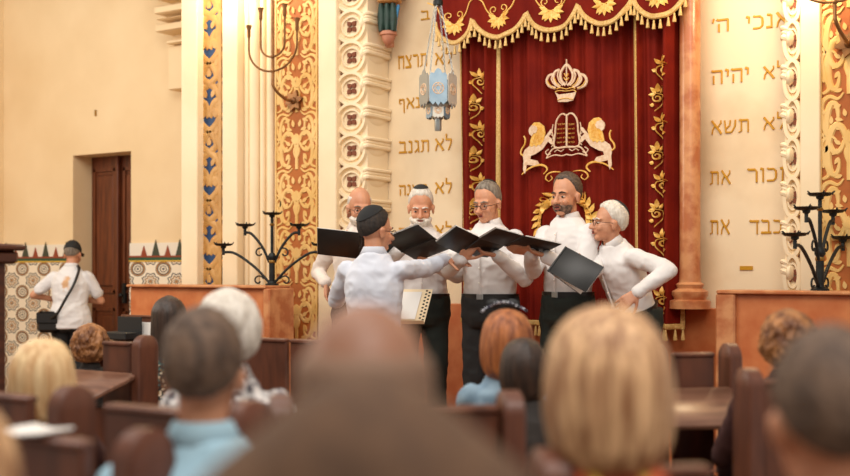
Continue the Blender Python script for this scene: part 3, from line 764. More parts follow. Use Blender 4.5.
# valance
Y_V = Y_CURT - .12
va = empty('curtain_valance', ((CX0 + CX1) / 2, Y_V, 3.0), 0, 'scalloped red velvet valance with gold tassel fringe above the ark curtain', 'valance')
VO = va.location.copy()
cusps = [wx(px, Y_V) for px in (441, 473, 525.6, 578, 632, 686)]
cusps[0] = cusps[1] - (cusps[2] - cusps[1]) * .75
zc_ = W(526, 12, Y_V).z; zt_ = W(551, 32, Y_V).z
def vedge(x):
    for a, b in zip(cusps, cusps[1:]):
        if a <= x <= b or b is cusps[-1]:
            t = min(1, max(0, (x - a) / (b - a))); return zc_ - (zc_ - zt_) * sin(pi * t) ** .55
    return zc_
def vfold(x): return .012 * sin((x - CX0) * 23) + .006 * sin((x - CX0) * 51)
vx0, vx1 = cusps[0], cusps[-1]
vw = lambda a, b, h: Vector((a, Y_V + vfold(a) - .002 - h, b)) - VO
vs = []; fs = []; nx = 240; nz = 12
for layer in (0, .012):
    for j in range(nz + 1):
        for i in range(nx + 1):
            x = vx0 + (vx1 - vx0) * i / nx; zb = vedge(x); vs.append(Vector((x, Y_V + vfold(x) + layer, zb + (CZ1 + .03 - zb) * j / nz)) - VO)
k0 = (nx + 1) * (nz + 1)
for j in range(nz):
    for i in range(nx):
        a = j * (nx + 1) + i; q = (a, a + 1, a + nx + 2, a + nx + 1); fs.append(q); fs.append(tuple(k0 + t for t in q[::-1]))
for i in range(nx): fs.append((i + 1, i, k0 + i, k0 + i + 1))
MB().add(vs, fs).build('velvet_cloth', 'velvet', va, angle=80)
m = MB(); ed = [(vx0 + (vx1 - vx0) * i / 240, 0) for i in range(241)]; ed = [(x, vedge(x) + .012) for x, _ in ed]
m.ribbon(ed, .036, vw, .009); m.build('gold_braid', 'gold_braid', va)
# evenly spaced tassels along the scalloped edge
acc = 0; last = ed[0]; T1 = tassel_mb((0, 0, 0), .06, .012).build('tassel', 'gold_braid', va); first = True
for p_ in ed[1:]:
    d = sqrt((p_[0] - last[0]) ** 2 + (p_[1] - last[1]) ** 2); acc += d; last = p_
    if acc > .042:
        acc = 0; o = T1 if first else T1.copy()
        if not first: COL.objects.link(o)
        first = False; o.location = vw(p_[0], p_[1] - .022, .0)
for a, b in zip(cusps, cusps[1:]):
    xm = (a + b) / 2; zb = zt_ + .12; m = MB()
    for sg in (-1, 1):
        m.ribbon([(xm + sg * x_, zb + y_) for x_, y_ in spiral(.045, .085, .03, .010, -pi / 2, pi * 1.6, 16)], .008, vw, .005)
        m.ribbon([(xm + sg * x_, zb + y_) for x_, y_ in catmull([(0, .02), (.05, .04), (.10, .09), (.14, .16), (.22, .20)], 5)], .010, vw, .005)
        for a_ in (-.9, -.2, .5): m.poly([(xm + sg * x_, zb + y_) for x_, y_ in leaf(.02, .02, .07, .03, a_)], vw, .006)
    for a_ in (-pi / 2, -pi / 2 - .6, -pi / 2 + .6): m.poly(leaf(xm, zb + .02, .08, .035, a_), vw, .006)
    m.build('embroidered_flower', 'gold_thread', va)

# ------------------------------------------------------------------ candle stands on the parapets
def candelabrum():
    r = empty('candle_stand', (0, 0, 0)); m = MB()
    m.tube([(0, 0, 0), (0, 0, .20)], .022, 10); m.tube([(0, 0, .20), (0, 0, .50)], .011, 10); m.lathe([(.022, .19), (.03, .2), (.03, .22), (.018, .24)], n=12)
    m.lathe([(.05, .0), (.05, .01), (.026, .02), (.022, .03)], n=12)
    for sg in (-1, 1):
        for (R, zt, z0) in ((.36, .29, 0.02), (.20, .435, .17)):
            m.tube(catmull([(sg * .02, 0, z0), (sg * R * .35, 0, z0 + (zt - z0) * .42), (sg * R * .75, 0, zt - .055), (sg * R, 0, zt - .045)], 6), [.010] * 19, 8)
            m.tube([(sg * R, 0, zt - .065), (sg * R, 0, zt)], .011, 8)
        m.tube([(sg * .02 + sg * x_, 0, .21 + z_) for x_, z_ in spiral(.07, .03, .045, .012, pi, -pi * .9, 16)], .006, 6)
        m.tube([(sg * x_, 0, .05 + z_) for x_, z_ in spiral(.10, -.015, .04, .012, pi * .9, -pi * .9, 16)], .006, 6)
    m.build('frame', 'black_iron', r)
    for (x, z) in ((0, .52), (-.2, .435), (.2, .435), (-.36, .29), (.36, .29)):
        c = MB(); c.lathe([(.008, -.02), (.02, -.012), (.022, 0), (.055, .004), (.07, .018), (.066, .020), (.05, .010), (.01, .010)], (x, 0, z), 14)
        for k in range(5): a = k * 2 * pi / 5; c.tube([(x + .06 * cos(a), .06 * sin(a), z + .012), (x + .078 * cos(a), .078 * sin(a), z + .03)], [.008, .003], 6)
        c.build('drip_pan', 'black_iron', r)
    c = MB(); c.lathe([(.024, .165), (.026, .17), (.026, .18), (.024, .185)], n=12); c.build('brass_collar', 'brass_dull', r); c = MB(); c.lathe([(.013, .44), (.02, .45), (.013, .46)], n=12); c.build('brass_collar', 'brass_dull', r)
    return r
cs = candelabrum(); q = W(272, 285, Y_PAR + .12); cs.location = (q.x, Y_PAR + .12, zpar); cs.rotation_euler.z = TH
tag(cs, 'black iron five-cup candle stand on the left marble parapet', 'candle stand')
c2 = copy_tree(cs); q = W(820, 285, Y_PAR + .12); c2.location = (q.x, Y_PAR + .12, zpar); c2.rotation_euler.z = TH + radians(50)
tag(c2, 'black iron five-cup candle stand on the right marble parapet, seen more side on', 'candle stand')
# wall candelabra
def wall_menorah():
    r = empty('wall_candelabrum', (0, 0, 0)); m = MB(); y = -.22
    m.tube(catmull([(0, -.01, 0), (-.0, -.12, .0), (-.03, y, .08), (-.04, y, .20), (-.04, y, .82)], 6), .011, 8)
    for R, zb, zt in ((.235, .20, .49), (.117, .31, .61)):
        pts = [(-.04 - R, y, zt)] + [(-.04 - R * cos(a), y, zb + R * .8 - R * .8 * sin(a)) for a in [pi * k / 16 for k in range(17)]] + [(-.04 + R, y, zt)]
        m.tube(pts, .008, 8)
    for z in (.20, .31): m.ell((-.04, y, z), (.017, .017, .017))
    m.build('arms', 'aged_bronze', r)
    for x, z in ((-.04 - .235, .49), (-.04 + .235, .49), (-.04 - .117, .61), (-.04 + .117, .61), (-.04, .82)):
        c = MB(); c.lathe([(.010, -.01), (.014, 0), (.014, .05), (.024, .085), (.018, .085), (.010, .05)], (x, y, z), 12); c.build('candle_cup', 'aged_bronze', r)
    b = MB()
    for k in range(6):
        a = k * pi / 3 + .2; b.poly([(x_, y_) for x_, y_ in leaf(0, 0, .085, .05, a)], lambda a_, b_, h: Vector((a_, -h, b_)), .025)
    b.ell((0, -.02, 0), (.03, .03, .03)); b.build('wall_boss', 'aged_bronze', r)
    return r
wm = wall_menorah(); q = W(295, 101, Y_FRONT - .03); wm.location = (q.x, Y_FRONT - .03, q.z)
tag(wm, 'bronze wall candelabrum on the gilded panel at left', 'candelabrum')
wm2 = copy_tree(wm); wm2.location = (wx(850, Y_FRONT - .03), Y_FRONT - .03, q.z)
tag(wm2, 'bronze wall candelabrum cut off at the upper right corner', 'candelabrum')
# painted corbel on the recess wall
q = W(392, 47, Y_TEXT - .12); r = empty('painted_corbel', (q.x, Y_TEXT - .17, q.z), TH * .6, 'painted corbel with dark green leaves above the writing at left', 'corbel')
m = MB(); m.lathe([(.01, 0), (.05, .03), (.075, .08), (.08, .11), (.10, .12), (.10, .15), (.09, .16)], n=16); m.build('stone_base', 'pink_stone', r)
m = MB()
for x in (-.07, .0, .07): m.loft([[Vector((x + sx_ * (.030 + .016 * sin(pi * k / 6)) * cos(a), -.04 + .05 * sin(a), .155 + k * .052)) for a in [2 * pi * i / 10 for i in range(10)]] for k, sx_ in ((k, 1) for k in range(7))])
m.build('carved_leaves', 'teal_paint', r)
m = MB(); m.tube([(.085, -.03, .16), (.10, -.03, .3), (.13, -.04, .45)], .018, 8); m.build('blue_trim', 'sky_paint', r)
m = MB(); m.box((0.02, -.02, .52), (.24, .2, .10), bev=.02); m.box((.05, -.03, .66), (.30, .24, .18), bev=.03); m.box((.02, 0, .95), (.22, .2, .4), bev=.02); m.build('carved_block', 'ochre_paint', r)
m = MB(); m.box((0, .06, .5), (.08, .1, 1.0)); m.build('back_slab', 'pink_stone', r); r.scale = (.66, .66, .66)

# hanging sanctuary lamp
q = W(438, 125, Y_TEXT - .62); hl = empty('hanging_lamp', (q.x, q.y, q.z), TH, 'blue-grey hanging lamp with star medallions and four chains left of the curtain', 'lamp')
pz = lambda y: W(438, y, Y_TEXT - .62).z - q.z
def lobed(R, r0, r1, z0, z1, n, name, mats):
    for k in range(n):
        a0 = 2 * pi * k / n - pi / 2 - pi / n; a1 = a0 + 2 * pi / n; mb = MB(); am = (a0 + a1) / 2
        nrm = Vector((cos(am), sin(am), 0)); sd = Vector((-sin(am), cos(am), 0)); ap = R * cos(pi / n); hw_ = R * sin(pi / n) * .96
        H = z1 - z0
        top = [(-hw_, H * .85), (-hw_ * .8, H * .93), (-hw_ * .45, H * .92), (-hw_ * .25, H * 1.02), (0, H * 1.06), (hw_ * .25, H * 1.02), (hw_ * .45, H * .92), (hw_ * .8, H * .93), (hw_, H * .85)]
        bot = [(hw_, H * .12), (hw_ * .6, 0), (hw_ * .3, H * .08), (0, -H * .03), (-hw_ * .3, H * .08), (-hw_ * .6, 0), (-hw_, H * .12)]
        mb.poly(top + bot, lambda a, b, h: nrm * (ap + h) + sd * a + Vector((0, 0, z0 + b)), .006)
        p_ = mb.build(name, mats[k % len(mats)], hl, smooth=False)
        md = MB(); rr = hw_ * .62; cz = H * .48
        md.ribbon([(rr * cos(t), cz + rr * sin(t)) for t in [2 * pi * i / 20 for i in range(21)]], .007, lambda a, b, h: nrm * (ap + .006 + h) + sd * a + Vector((0, 0, z0 + b)), .003)
        for t0 in (pi / 2, -pi / 2):
            tri = [(rr * .9 * cos(t0 + j * 2 * pi / 3), cz + rr * .9 * sin(t0 + j * 2 * pi / 3)) for j in range(4)]
            md.ribbon(tri, .006, lambda a, b, h: nrm * (ap + .006 + h) + sd * a + Vector((0, 0, z0 + b)), .003)
        md.build('star_medallion', 'silver_thread', p_)
lobed(.125, 0, 0, pz(107), pz(73), 6, 'side_panel', ['lamp_blue_glass', 'lamp_light_glass', 'lamp_steel'])
lobed(.078, 0, 0, pz(119), pz(103), 6, 'lower_panel', ['lamp_light_glass', 'lamp_blue_glass'])
m = MB(); m.lathe([(.02, pz(131)), (.024, pz(130)), (.024, pz(119)), (.03, pz(118)), (.06, pz(112)), (.09, pz(106)), (.09, pz(104)), (.02, pz(104))], n=16); m.build('oil_holder', 'lamp_steel', hl)
for k in range(4):
    a = k * pi / 2 + pi / 4 + .3; p0 = Vector((.115 * cos(a), .115 * sin(a), pz(76))); p1 = Vector((.02 * cos(a), .02 * sin(a), pz(4)))
    mb = MB(); n = 34
    for i in range(n):
        t = (i + .5) / n; c = p0.lerp(p1, t); d = (p1 - p0).normalized(); l = (p1 - p0).length / n * .62
        sd = d.orthogonal().normalized(); sd = sd if i % 2 else d.cross(sd)
        mb.tube([c + l * cos(u) * d + .0055 * sin(u) * sd for u in [2 * pi * j / 8 for j in range(8)]], .0022, 4, closed=True)
    mb.build('chain', 'lamp_steel', hl)
zt2 = 3.9
m = MB(); m.lathe([(.012, pz(6)), (.034, pz(5)), (.034, pz(1)), (.015, pz(-2)), (.008, pz(-8))], n=14); m.build('top_cap', 'black_iron', hl)
m = MB(); m.tube([(0, 0, pz(-8)), (0, 0, zt2 - q.z)], .004, 6)
dvec = Vector((0, Y_TEXT - q.y, 0)); dl = Matrix.Rotation(-TH, 3, 'Z') @ dvec
m.tube([(0, 0, zt2 - q.z), Vector((0, 0, zt2 - q.z)) + dl], .012, 8); m.build('wall_arm', 'black_iron', hl)
#@@PEOPLE
# ------------------------------------------------------------------ people
def wrinkle(amp, seed, fx_=7.0):
    def f(c):
        q = Vector((c.x * fx_, c.y * fx_, c.z * fx_ * 1.4)) + Vector((seed, seed * 2.3, 0))
        a = noise.noise(q); b = noise.noise(q * 2.1 + Vector((5, 1, 3)))
        return amp * (1.4 * (0.35 - abs(a)) + 0.7 * (0.3 - abs(b)))
    return f
def ik(S, Wr, a, b, pole):
    d = Wr - S; L = min(d.length, (a + b) * .995); d.normalize()
    x = (a * a - b * b + L * L) / (2 * L); h = sqrt(max(a * a - x * x, 1e-6))
    p = pole - d * pole.dot(d); p = p.normalized() if p.length > 1e-4 else d.orthogonal().normalized()
    return S + d * x + p * h, S + d * L
def hand_prims(mb, Wr, d, n, curl, s, left, spread=0.16):
    """palm, four unequal fingers and a thumb leaving the side of the palm"""
    d = d.normalized(); n = (n - d * n.dot(d)).normalized(); sd = d.cross(n) * (1 if left else -1)   # sd points to the thumb side
    for k in range(4):
        o = (0.030 - 0.020 * k) * s
        a = Wr + d * .008 * s + sd * o * .55; b = Wr + d * .088 * s + sd * o
        mb.cap(a, b, .015 * s, .0125 * s, 8)
    L = (.072, .080, .074, .058)
    for k in range(4):
        o = (0.030 - 0.020 * k) * s; p = Wr + d * .086 * s + sd * o
        ang = 0.0; dd = (d + sd * spread * (1.5 - k) * .5).normalized(); l = L[k] * s; r = .0092 * s
        cc = curl[k] if isinstance(curl, (list, tuple)) else curl
        for j, fr in enumerate((.45, .32, .23)):
            ang += cc * (0.7, 1.0, .6)[j]
            v = dd * cos(ang) + n * sin(ang); q = p + v * l * fr
            mb.cap(p, q, r, r * .9, 8); p = q; r *= .9
    p = Wr + d * .022 * s + sd * .026 * s; v = (d * .62 + sd * .75 + n * .25).normalized(); r = .0125 * s
    for j, l in enumerate((.040, .032, .026)):
        q = p + v * l * s; mb.cap(p, q, r, r * .88, 8); p = q; r *= .88; v = (v + d * .35 + n * .22).normalized()
def person(loc, a, H, label, skin='skin_fair', shirt='white_shirt', trousers='black_cloth', lean=0.0, twist=0.0, head=(0, 0, 0), armR=None, armL=None,
           hair=None, beard=None, glasses=False, kippah=None, mouth=0.0, seated=False, short=False, bulk=1.0, vox=0.006, belt=True, collar=True, group=None, cap_=False, longhair=None, tie=None, face=True, headscale=1.05):
    """a = facing angle from the viewer (0 looks at the camera, -90 to picture left); arms given as
       (wrist, finger dir, palm dir, curl, pole) in picture axes (right, up, towards viewer) about the room"""
    s = H / 1.74; rz = TH + radians(a)
    root = empty('person', loc, rz, label, 'person', group)
    Ri = Matrix.Rotation(-rz, 3, 'Z'); loc = Vector(loc)
    toL = lambda p: Ri @ (Vector(p) - loc)
    dirL = lambda v: Ri @ (v[0] * Rv + v[1] * Uv - v[2] * Fv)
    V = Vector
    pel = V((0, 0, .93 * s)) if not seated else V((0, 0.02, .53))
    ln = radians(lean); sp = V((0, -sin(ln), cos(ln))); fwd = V((0, -cos(ln), -sin(ln)))
    tw = Matrix.Rotation(radians(twist), 3, 'Z'); X = tw @ V((1, 0, 0))
    ch = pel + sp * .36 * s; nb = pel + sp * .55 * s; piv = pel + sp * .572 * s + fwd * .012 * s
    shz = .432 if not seated else .422
    sh = {1: pel + sp * shz * s + X * .166 * s * (bulk * .35 + .65), -1: pel + sp * shz * s - X * .166 * s * (bulk * .35 + .65)}
    HR = Matrix.Rotation(radians(head[0]), 3, 'Z') @ Matrix.Rotation(radians(head[1]), 3, 'X') @ Matrix.Rotation(radians(head[2]), 3, 'Y')
    hs = s * headscale
    hp = lambda x, y, z: piv + HR @ V((x, y, z)) * hs
    # wrists
    arms = {}
    for sd, arm in ((-1, armR), (1, armL)):
        if arm is None:
            if seated: wl = V((sd * .12, -.30, .60)); d = V((-sd * .3, -1, 0)); n = V((0, 0, -1)); cu = .3; pole = V((sd * .5, .5, -.3))
            else: wl = sh[sd] + V((sd * .05, -.05, -.51)) * s; d = V((0, -.1, -1)); n = V((-sd, .2, 0)); cu = .35; pole = V((sd * .3, 1, 0))
        else:
            wl = toL(arm[0]); d = dirL(arm[1]); n = dirL(arm[2]); cu = arm[3]; pole = dirL(arm[4])
        el, wr = ik(sh[sd], wl, .285 * s, .255 * s, pole)
        arms[sd] = (el, wr, d, n, cu)
    # legs
    legs = {}
    for sd in (-1, 1):
        hipj = pel + V((sd * .092 * s, 0, -.03 * s))
        if seated: kn = V((sd * .14, -.42, .50)); an = V((sd * .13, -.40, .09))
        else: kn = V((sd * .10 * s, -.02, .50 * s)); an = V((sd * .11 * s, .02, .085 * s))
        legs[sd] = (hipj, kn, an)
    N = 20
    def ring(c, rx, ry, yo=0.0, ax=X, up=sp):
        fw = ax.cross(up) * -1
        return [c + fw * yo * -1 + ax * rx * cos(2 * pi * i / N) + fw * ry * sin(2 * pi * i / N) for i in range(N)]
    def torso(mb, g, lo=-.10, hi=.56):
        prof = [(-.10, .165, .115), (-.02, .172, .125), (.08, .150, .112), (.16, .148, .110), (.26, .160, .118), (.36, .166, .120), (.425, .152, .108), (.465, .122, .092), (.50, .092, .078), (.53, .070, .068), (.56, .058, .060)]
        rs = []
        for k, rx, ry in prof:
            if k < lo or k > hi: continue
            if seated and k in (.425, .465): rx -= .012
            if short and g > 0 and k < .10: rx += .022; ry += .022
            if g > 0 and k < .05 and not short: rx -= .03; ry -= .03
            t_ = max(0, min(1, k / .3)); ax = (V((1, 0, 0)) * (1 - t_) + X * t_).normalized()
            bx = bulk if k < .5 else 1
            rs.append(ring(pel + sp * k * s, (rx * bx + g) * s, (ry * (bx ** 1.6 if .0 < k < .4 else bx) + g) * s, ax=ax))
        mb.loft(rs)
    # ---- body, one continuous surface
    B = MB(); torso(B, -.012)
    B.cap(nb - sp * .03 * s, hp(0, .012, .03), .056 * s, .053 * s, 14)
    B.ell(hp(0, .012, .118), (.074 * hs, .094 * hs, .097 * hs), HR, 20, 14)
    if face:
        B.ell(hp(0, -.028, .055), (.060 * hs, .066 * hs, .078 * hs), HR); B.ell(hp(0, -.062, -.004), (.030 * hs, .026 * hs, .022 * hs), HR)
        B.ell(hp(0, -.030, .008), (.050 * hs, .045 * hs, .032 * hs), HR)
        B.ell(hp(0, -.072, .104), (.054 * hs, .022 * hs, .014 * hs), HR)
        B.cap(hp(0, -.092, .090), hp(0, -.116, .052), .0085 * hs, .0135 * hs, 10)
        for q in (-1, 1):
            B.ell(hp(q * .011, -.103, .049), (.010 * hs, .011 * hs, .008 * hs), HR)
            B.ell(hp(q * .036, -.070, .052), (.022 * hs, .020 * hs, .022 * hs), HR)
        B.ell(hp(0, -.090, .026), (.024 * hs, .012 * hs, .010 * hs), HR)
    for q in (-1, 1):
        B.ell(hp(q * .077, .004, .070), (.008 * hs, .020 * hs, .033 * hs), HR); B.ell(hp(q * .079, .006, .085), (.010 * hs, .018 * hs, .016 * hs), HR)
    for sd, (el, wr, d, n, cu) in arms.items():
        B.cap(sh[sd], el, .046 * s, .038 * s); B.cap(el, wr, .037 * s, .025 * s); hand_prims(B, wr, d, n, cu, s, sd == 1)
    for sd, (hj, kn, an) in legs.items():
        B.cap(hj, kn, .078 * s, .052 * s); B.cap(kn, an, .050 * s, .034 * s); B.cap(an, an + V((0, -.13, -.045)) * s, .034 * s, .026 * s)
    remeshed(B, vox, 2, 'body', skin, root, fac=.45)
    # ---- shirt
    S = MB(); torso(S, .012, lo=-.10 if not seated else -.10, hi=.54)
    for sd, (el, wr, d, n, cu) in arms.items():
        S.cap(ch + X * sd * .08 * s + sp * .03 * s, sh[sd], .078 * s, .058 * s)
        if short:
            S.cap(sh[sd], sh[sd].lerp(el, .70), .060 * s, .060 * s)
        else:
            S.cap(sh[sd], el, .060 * s, .052 * s); e2 = wr + (el - wr).normalized() * .01 * s
            S.cap(el, e2, .051 * s, .038 * s); S.cap(e2 + (el - wr).normalized() * .05 * s, e2, .041 * s, .040 * s)
    so = remeshed(S, .0085, 5, 'shirt', shirt, root, wr=wrinkle(.011 * s, loc.x * 3 + loc.y), fac=.5)
    if collar:
        c = MB(); n_ = 24; r0, r1, r2 = [], [], []
        for i in range(n_ + 1):
            t_ = radians(-90 + 16 + (360 - 32) * i / n_); cx_, cy_ = cos(t_), sin(t_)
            base = nb + sp * (-.022) * s; fr = max(0, -cy_)
            r0.append(base + X * .068 * s * cx_ - fwd * .066 * s * cy_ - sp * .022 * fr * s)
            r1.append(base + sp * (.040 - .020 * fr) * s + X * .062 * s * cx_ - fwd * .062 * s * cy_)
            r2.append(base + sp * (-.008 - .035 * fr ** 3) * s + X * .086 * s * cx_ - fwd * .082 * s * cy_)
        vs = r0 + r1 + r2; fs = []
        for j in (0, 1):
            for i in range(n_): fs.append((j * (n_ + 1) + i, j * (n_ + 1) + i + 1, (j + 1) * (n_ + 1) + i + 1, (j + 1) * (n_ + 1) + i))
        co = c.add(vs, fs).build('collar', shirt, so, angle=60)
        sm_ = co.modifiers.new('thick', 'SOLIDIFY'); sm_.thickness = .004
        if face and vox < .007:
            c = MB(); pts = []
            for k in range(12):
                u = .52 - .50 * k / 11; ry = (.140 if .08 < u < .45 else .128) * (bulk ** 1.6 if u < .4 else 1) * s
                if u > .42: ry = (.128 - .09 * (u - .42) / .10) * s
                pts.append(pel + sp * u * s + fwd * (ry + .004))
            c.tube(pts, .006, 6); c.build('button_placket', shirt, so)
            for k in (2, 4, 6, 8, 10):
                c = MB(); c.ell(pts[k] + fwd * .006, (.006, .004, .006)); c.build('button', 'shirt_button', so)
    # ---- trousers
    T = MB()
    T.loft([ring(pel + V((0, 0, k)) * s, rx * s * bulk, ry * s * bulk ** 1.3, ax=V((1, 0, 0)), up=V((0, 0, 1))) for k, rx, ry in ((-.12, .150, .115), (-.06, .180, .138), (.02, .182, .143), (.078 if not seated else .04, .172, .138))])
    for sd, (hj, kn, an) in legs.items():
        T.cap(hj, kn, .098 * s, .074 * s); T.cap(kn, an + V((0, 0, .015)), .072 * s, .058 * s)
    remeshed(T, .010, 4, 'trousers', trousers, root, wr=wrinkle(.012 * s, loc.y * 5, 5))
    for sd, (hj, kn, an) in legs.items():
        m = MB(); zf = an.z
        m.loft([[V((an.x + w_ * cos(2 * pi * i / 14), an.y + y_ , zf * .5 + (h_ * sin(2 * pi * i / 14)) - (.0425 * s - h_))) for i in range(14)] for y_, w_, h_ in ((.075, .01, .02), (.06, .034, .040), (0, .042, .0425), (-.08, .048, .034), (-.14, .046, .026), (-.175, .03, .02), (-.185, .01, .01))])
        z0 = min(v[2] for v in m.v); m.v = [(v[0], v[1], v[2] - z0 + .001) for v in m.v]
        m.build('shoe', 'black_leather', root, angle=70)
    if belt and not seated:
        m = MB(); rr = ring(pel + sp * .07 * s, .172 * s * bulk, .136 * s * bulk ** 1.5, ax=V((1, 0, 0)))
        for dz in (0,): m.loft([[p + V((0, 0, z)) + (p - pel - sp * .07 * s).normalized() * o for p in rr] for z, o in ((-.018, 0), (-.016, .005), (.016, .005), (.018, 0))])
        m.build('belt', 'black_leather', root); m = MB(); m.box(pel + sp * .07 * s + fwd * (.131 * bulk ** 1.5 * s + .008), (.045, .01, .036), bev=.003); m.build('belt_buckle', 'lamp_steel', root)
    # ---- face details
    if face:
        for q in (-1, 1):
            m = MB(); m.ell(hp(q * .030, -.0795, .083), (.0125 * hs, .0095 * hs, .0062 * hs), HR, 12, 8); e = m.build('eye', 'eye_white', root)
            m = MB(); m.ell(hp(q * .030, -.0865, .081), (.0064 * hs, .0040 * hs, .0058 * hs), HR, 10, 8); m.build('iris', 'iris_dark', e)
            m = MB(); m.tube([hp(q * .012, -.094, .103), hp(q * .030, -.092, .109), hp(q * .048, -.078, .102)], [.004 * hs, .005 * hs, .0025 * hs], 6); m.build('eyebrow', hair[3] if hair and len(hair) > 3 else (beard[0] if beard else 'hair_dark'), root)
            m = MB(); m.tube([hp(q * .018, -.0885, .0885), hp(q * .030, -.0905, .0895), hp(q * .042, -.083, .087)], .0028 * hs, 6); m.build('eyelid', skin, root)
        m = MB(); mo = mouth
        m.ell(hp(0, -.1005, .031), (.021 * hs, .006 * hs, .004 * hs), HR, 12, 8); m.build('upper_lip', 'lip', root)
        m = MB(); m.ell(hp(0, -.0985, .023 - mo * .012), (.018 * hs, .006 * hs, .0045 * hs), HR, 12, 8); m.build('lower_lip', 'lip', root)
        if mo: m = MB(); m.ell(hp(0, -.1000, .027 - mo * .005), (.014 * hs, .005 * hs, .004 * hs + .007 * mo * hs), HR, 12, 8); m.build('open_mouth', 'mouth_dark', root)
    # ---- hair
    def shell(name, c0, rad, fn, mat, nu=72, nv=48):
        m = MB(); vs = []; fs = []
        for i in range(nv + 1):
            th_ = pi * (i + .001) / (nv + .002)
            for k in range(nu):
                ph = 2 * pi * k / nu; d = V((sin(th_) * cos(ph), sin(th_) * sin(ph), cos(th_))); t_ = fn(d)
                vs.append(piv + HR @ (V((c0[0] + rad[0] * d.x * (1 + t_), c0[1] + rad[1] * d.y * (1 + t_), c0[2] + rad[2] * d.z * (1 + t_))) * hs))
        for i in range(nv):
            for k in range(nu): fs.append((i * nu + k, i * nu + nu + k, i * nu + nu + (k + 1) % nu, i * nu + (k + 1) % nu))
        return m.add(vs, fs).build(name, mat, root, angle=80)
    if hair:
        kind, mat, th = hair[0], hair[1], hair[2]
        def sstep(x, a_, b_):
            t_ = max(0, min(1, (x - a_) / (b_ - a_))); return t_ * t_ * (3 - 2 * t_)
        def hf(d):
            Fp = ((-1.01, .66), (-.8, .56), (-.5, .18), (-.25, -.15), (0, -.3), (.3, -.55), (.6, -.8), (1.01, -.9)); lim = 0
            for (ya, za), (yb, zb_) in zip(Fp, Fp[1:]):
                if ya <= d.y <= yb: lim = za + (zb_ - za) * (d.y - ya) / (yb - ya)
            if d.y < -.3 and abs(d.x) > .25: lim += .10 * min(1, (-d.y - .3) * 4)
            k = sstep(d.z - lim, -.04, .22) ** .6
            if kind == 'fringe': k *= 1 - sstep(d.z, .25, .55)
            if kind == 'recede': k *= sstep(d.z * .5 + d.y, -.60 + .25 * (abs(d.x) > .3), -.35 + .2 * (abs(d.x) > .3))
            nz_ = noise.noise(V((d.x * 9, d.y * 9, d.z * 9)) + V((loc.x, 0, 0))) * .45 + noise.noise(V((d.x * 26, d.y * 10, d.z * 26))) * .45
            return -.10 + k * (.10 + th * (1 + nz_))
        shell('hair', (0, .014, .120), (.075, .096, .098), hf, mat)
    if beard:
        bm, bt = beard
        def bf(d):
            k = 1.0 if d.z < -.05 and d.y < .25 else 0.0
            k = max(0, min(1, (-.02 - d.z) * 6)) * max(0, min(1, (.35 - d.y) * 4))
            if d.y < -.75 and -.25 < d.z and abs(d.x) < .35: k = max(k * .0, .0)
            return -.12 + k * (.12 + bt * (1 + .3 * noise.noise(d * 14)))
        shell('beard', (0, -.034, .038), (.060, .064, .062), bf, bm, 48, 32)
        m = MB(); m.tube([hp(-.030, -.088, .022), hp(-.016, -.104, .037), hp(0, -.108, .040), hp(.016, -.104, .037), hp(.030, -.088, .022)], [q_ * hs * (1.0 if bt > .1 else .65) for q_ in (.004, .007, .007, .007, .004)], 8); m.build('moustache', bm, root)
    if glasses:
        g = MB()
        for q in (-1, 1):
            g.tube([hp(q * (.032) + .022 * cos(t_), -.104 + .012 * abs(.032 + q * 0 + q * .022 * cos(t_)) , .080 + .0165 * sin(t_)) for t_ in [2 * pi * i / 16 for i in range(16)]], .0016 * hs, 6, closed=True)
            g.tube([hp(q * .054, -.102, .084), hp(q * .078, -.085, .084), hp(q * .084, .005, .082)], .0018 * hs, 6)
        g.tube([hp(-.010, -.105, .084), hp(0, -.109, .087), hp(.010, -.105, .084)], .0016 * hs, 6)
        g.build('glasses', 'spectacle_metal', root)
    if kippah:
        kr, ky, kz = kippah[1], kippah[2], kippah[3]; m = MB(); d0 = V((0, ky, kz)).normalized(); prof = []
        q = d0.to_track_quat('Z', 'Y').to_matrix(); N_ = 24; vs = []; fs = []
        for layer, e_ in ((0, .030), (1, .012)):
            for i in range(9):
                t_ = kr * i / 8
                for k in range(N_):
                    dd = q @ V((sin(t_) * cos(2 * pi * k / N_), sin(t_) * sin(2 * pi * k / N_), cos(t_)))
                    e2 = e_ + (hair[2] if hair and hair[0] != 'fringe' else 0) * 1.4
                    vs.append(hp(.075 * dd.x * (1 + e2), .014 + .096 * dd.y * (1 + e2), .120 + .098 * dd.z * (1 + e2)))
        for i in range(8):
            for k in range(N_):
                f_ = (i * N_ + k, i * N_ + (k + 1) % N_, i * N_ + N_ + (k + 1) % N_, i * N_ + N_ + k); fs.append(f_); fs.append(tuple(9 * N_ + t_ for t_ in f_[::-1]))
        for k in range(N_): a_ = 8 * N_ + k; b_ = 8 * N_ + (k + 1) % N_; fs.append((a_, b_, 9 * N_ + b_, 9 * N_ + a_))
        m.add(vs, fs).build('kippah', kippah[0], root)
    if cap_:
        def cf(d): return .09 if d.z > -.05 + .12 * d.y else -.15
        shell('cap', (0, .014, .118), (.075, .096, .098), cf, 'black_cloth', 48, 60)
        m = MB(); m.loft([[hp(x_ * w_, -.09 - l_, .125 - l_ * .25 + z_) for x_, z_ in ((-1, -.004), (-.5, .008), (0, .012), (.5, .008), (1, -.004), (.5, -.0), (0, .004), (-.5, -.0))] for w_, l_ in ((.07, 0), (.068, .03), (.045, .07))]); m.build('cap_peak', 'black_cloth', root)
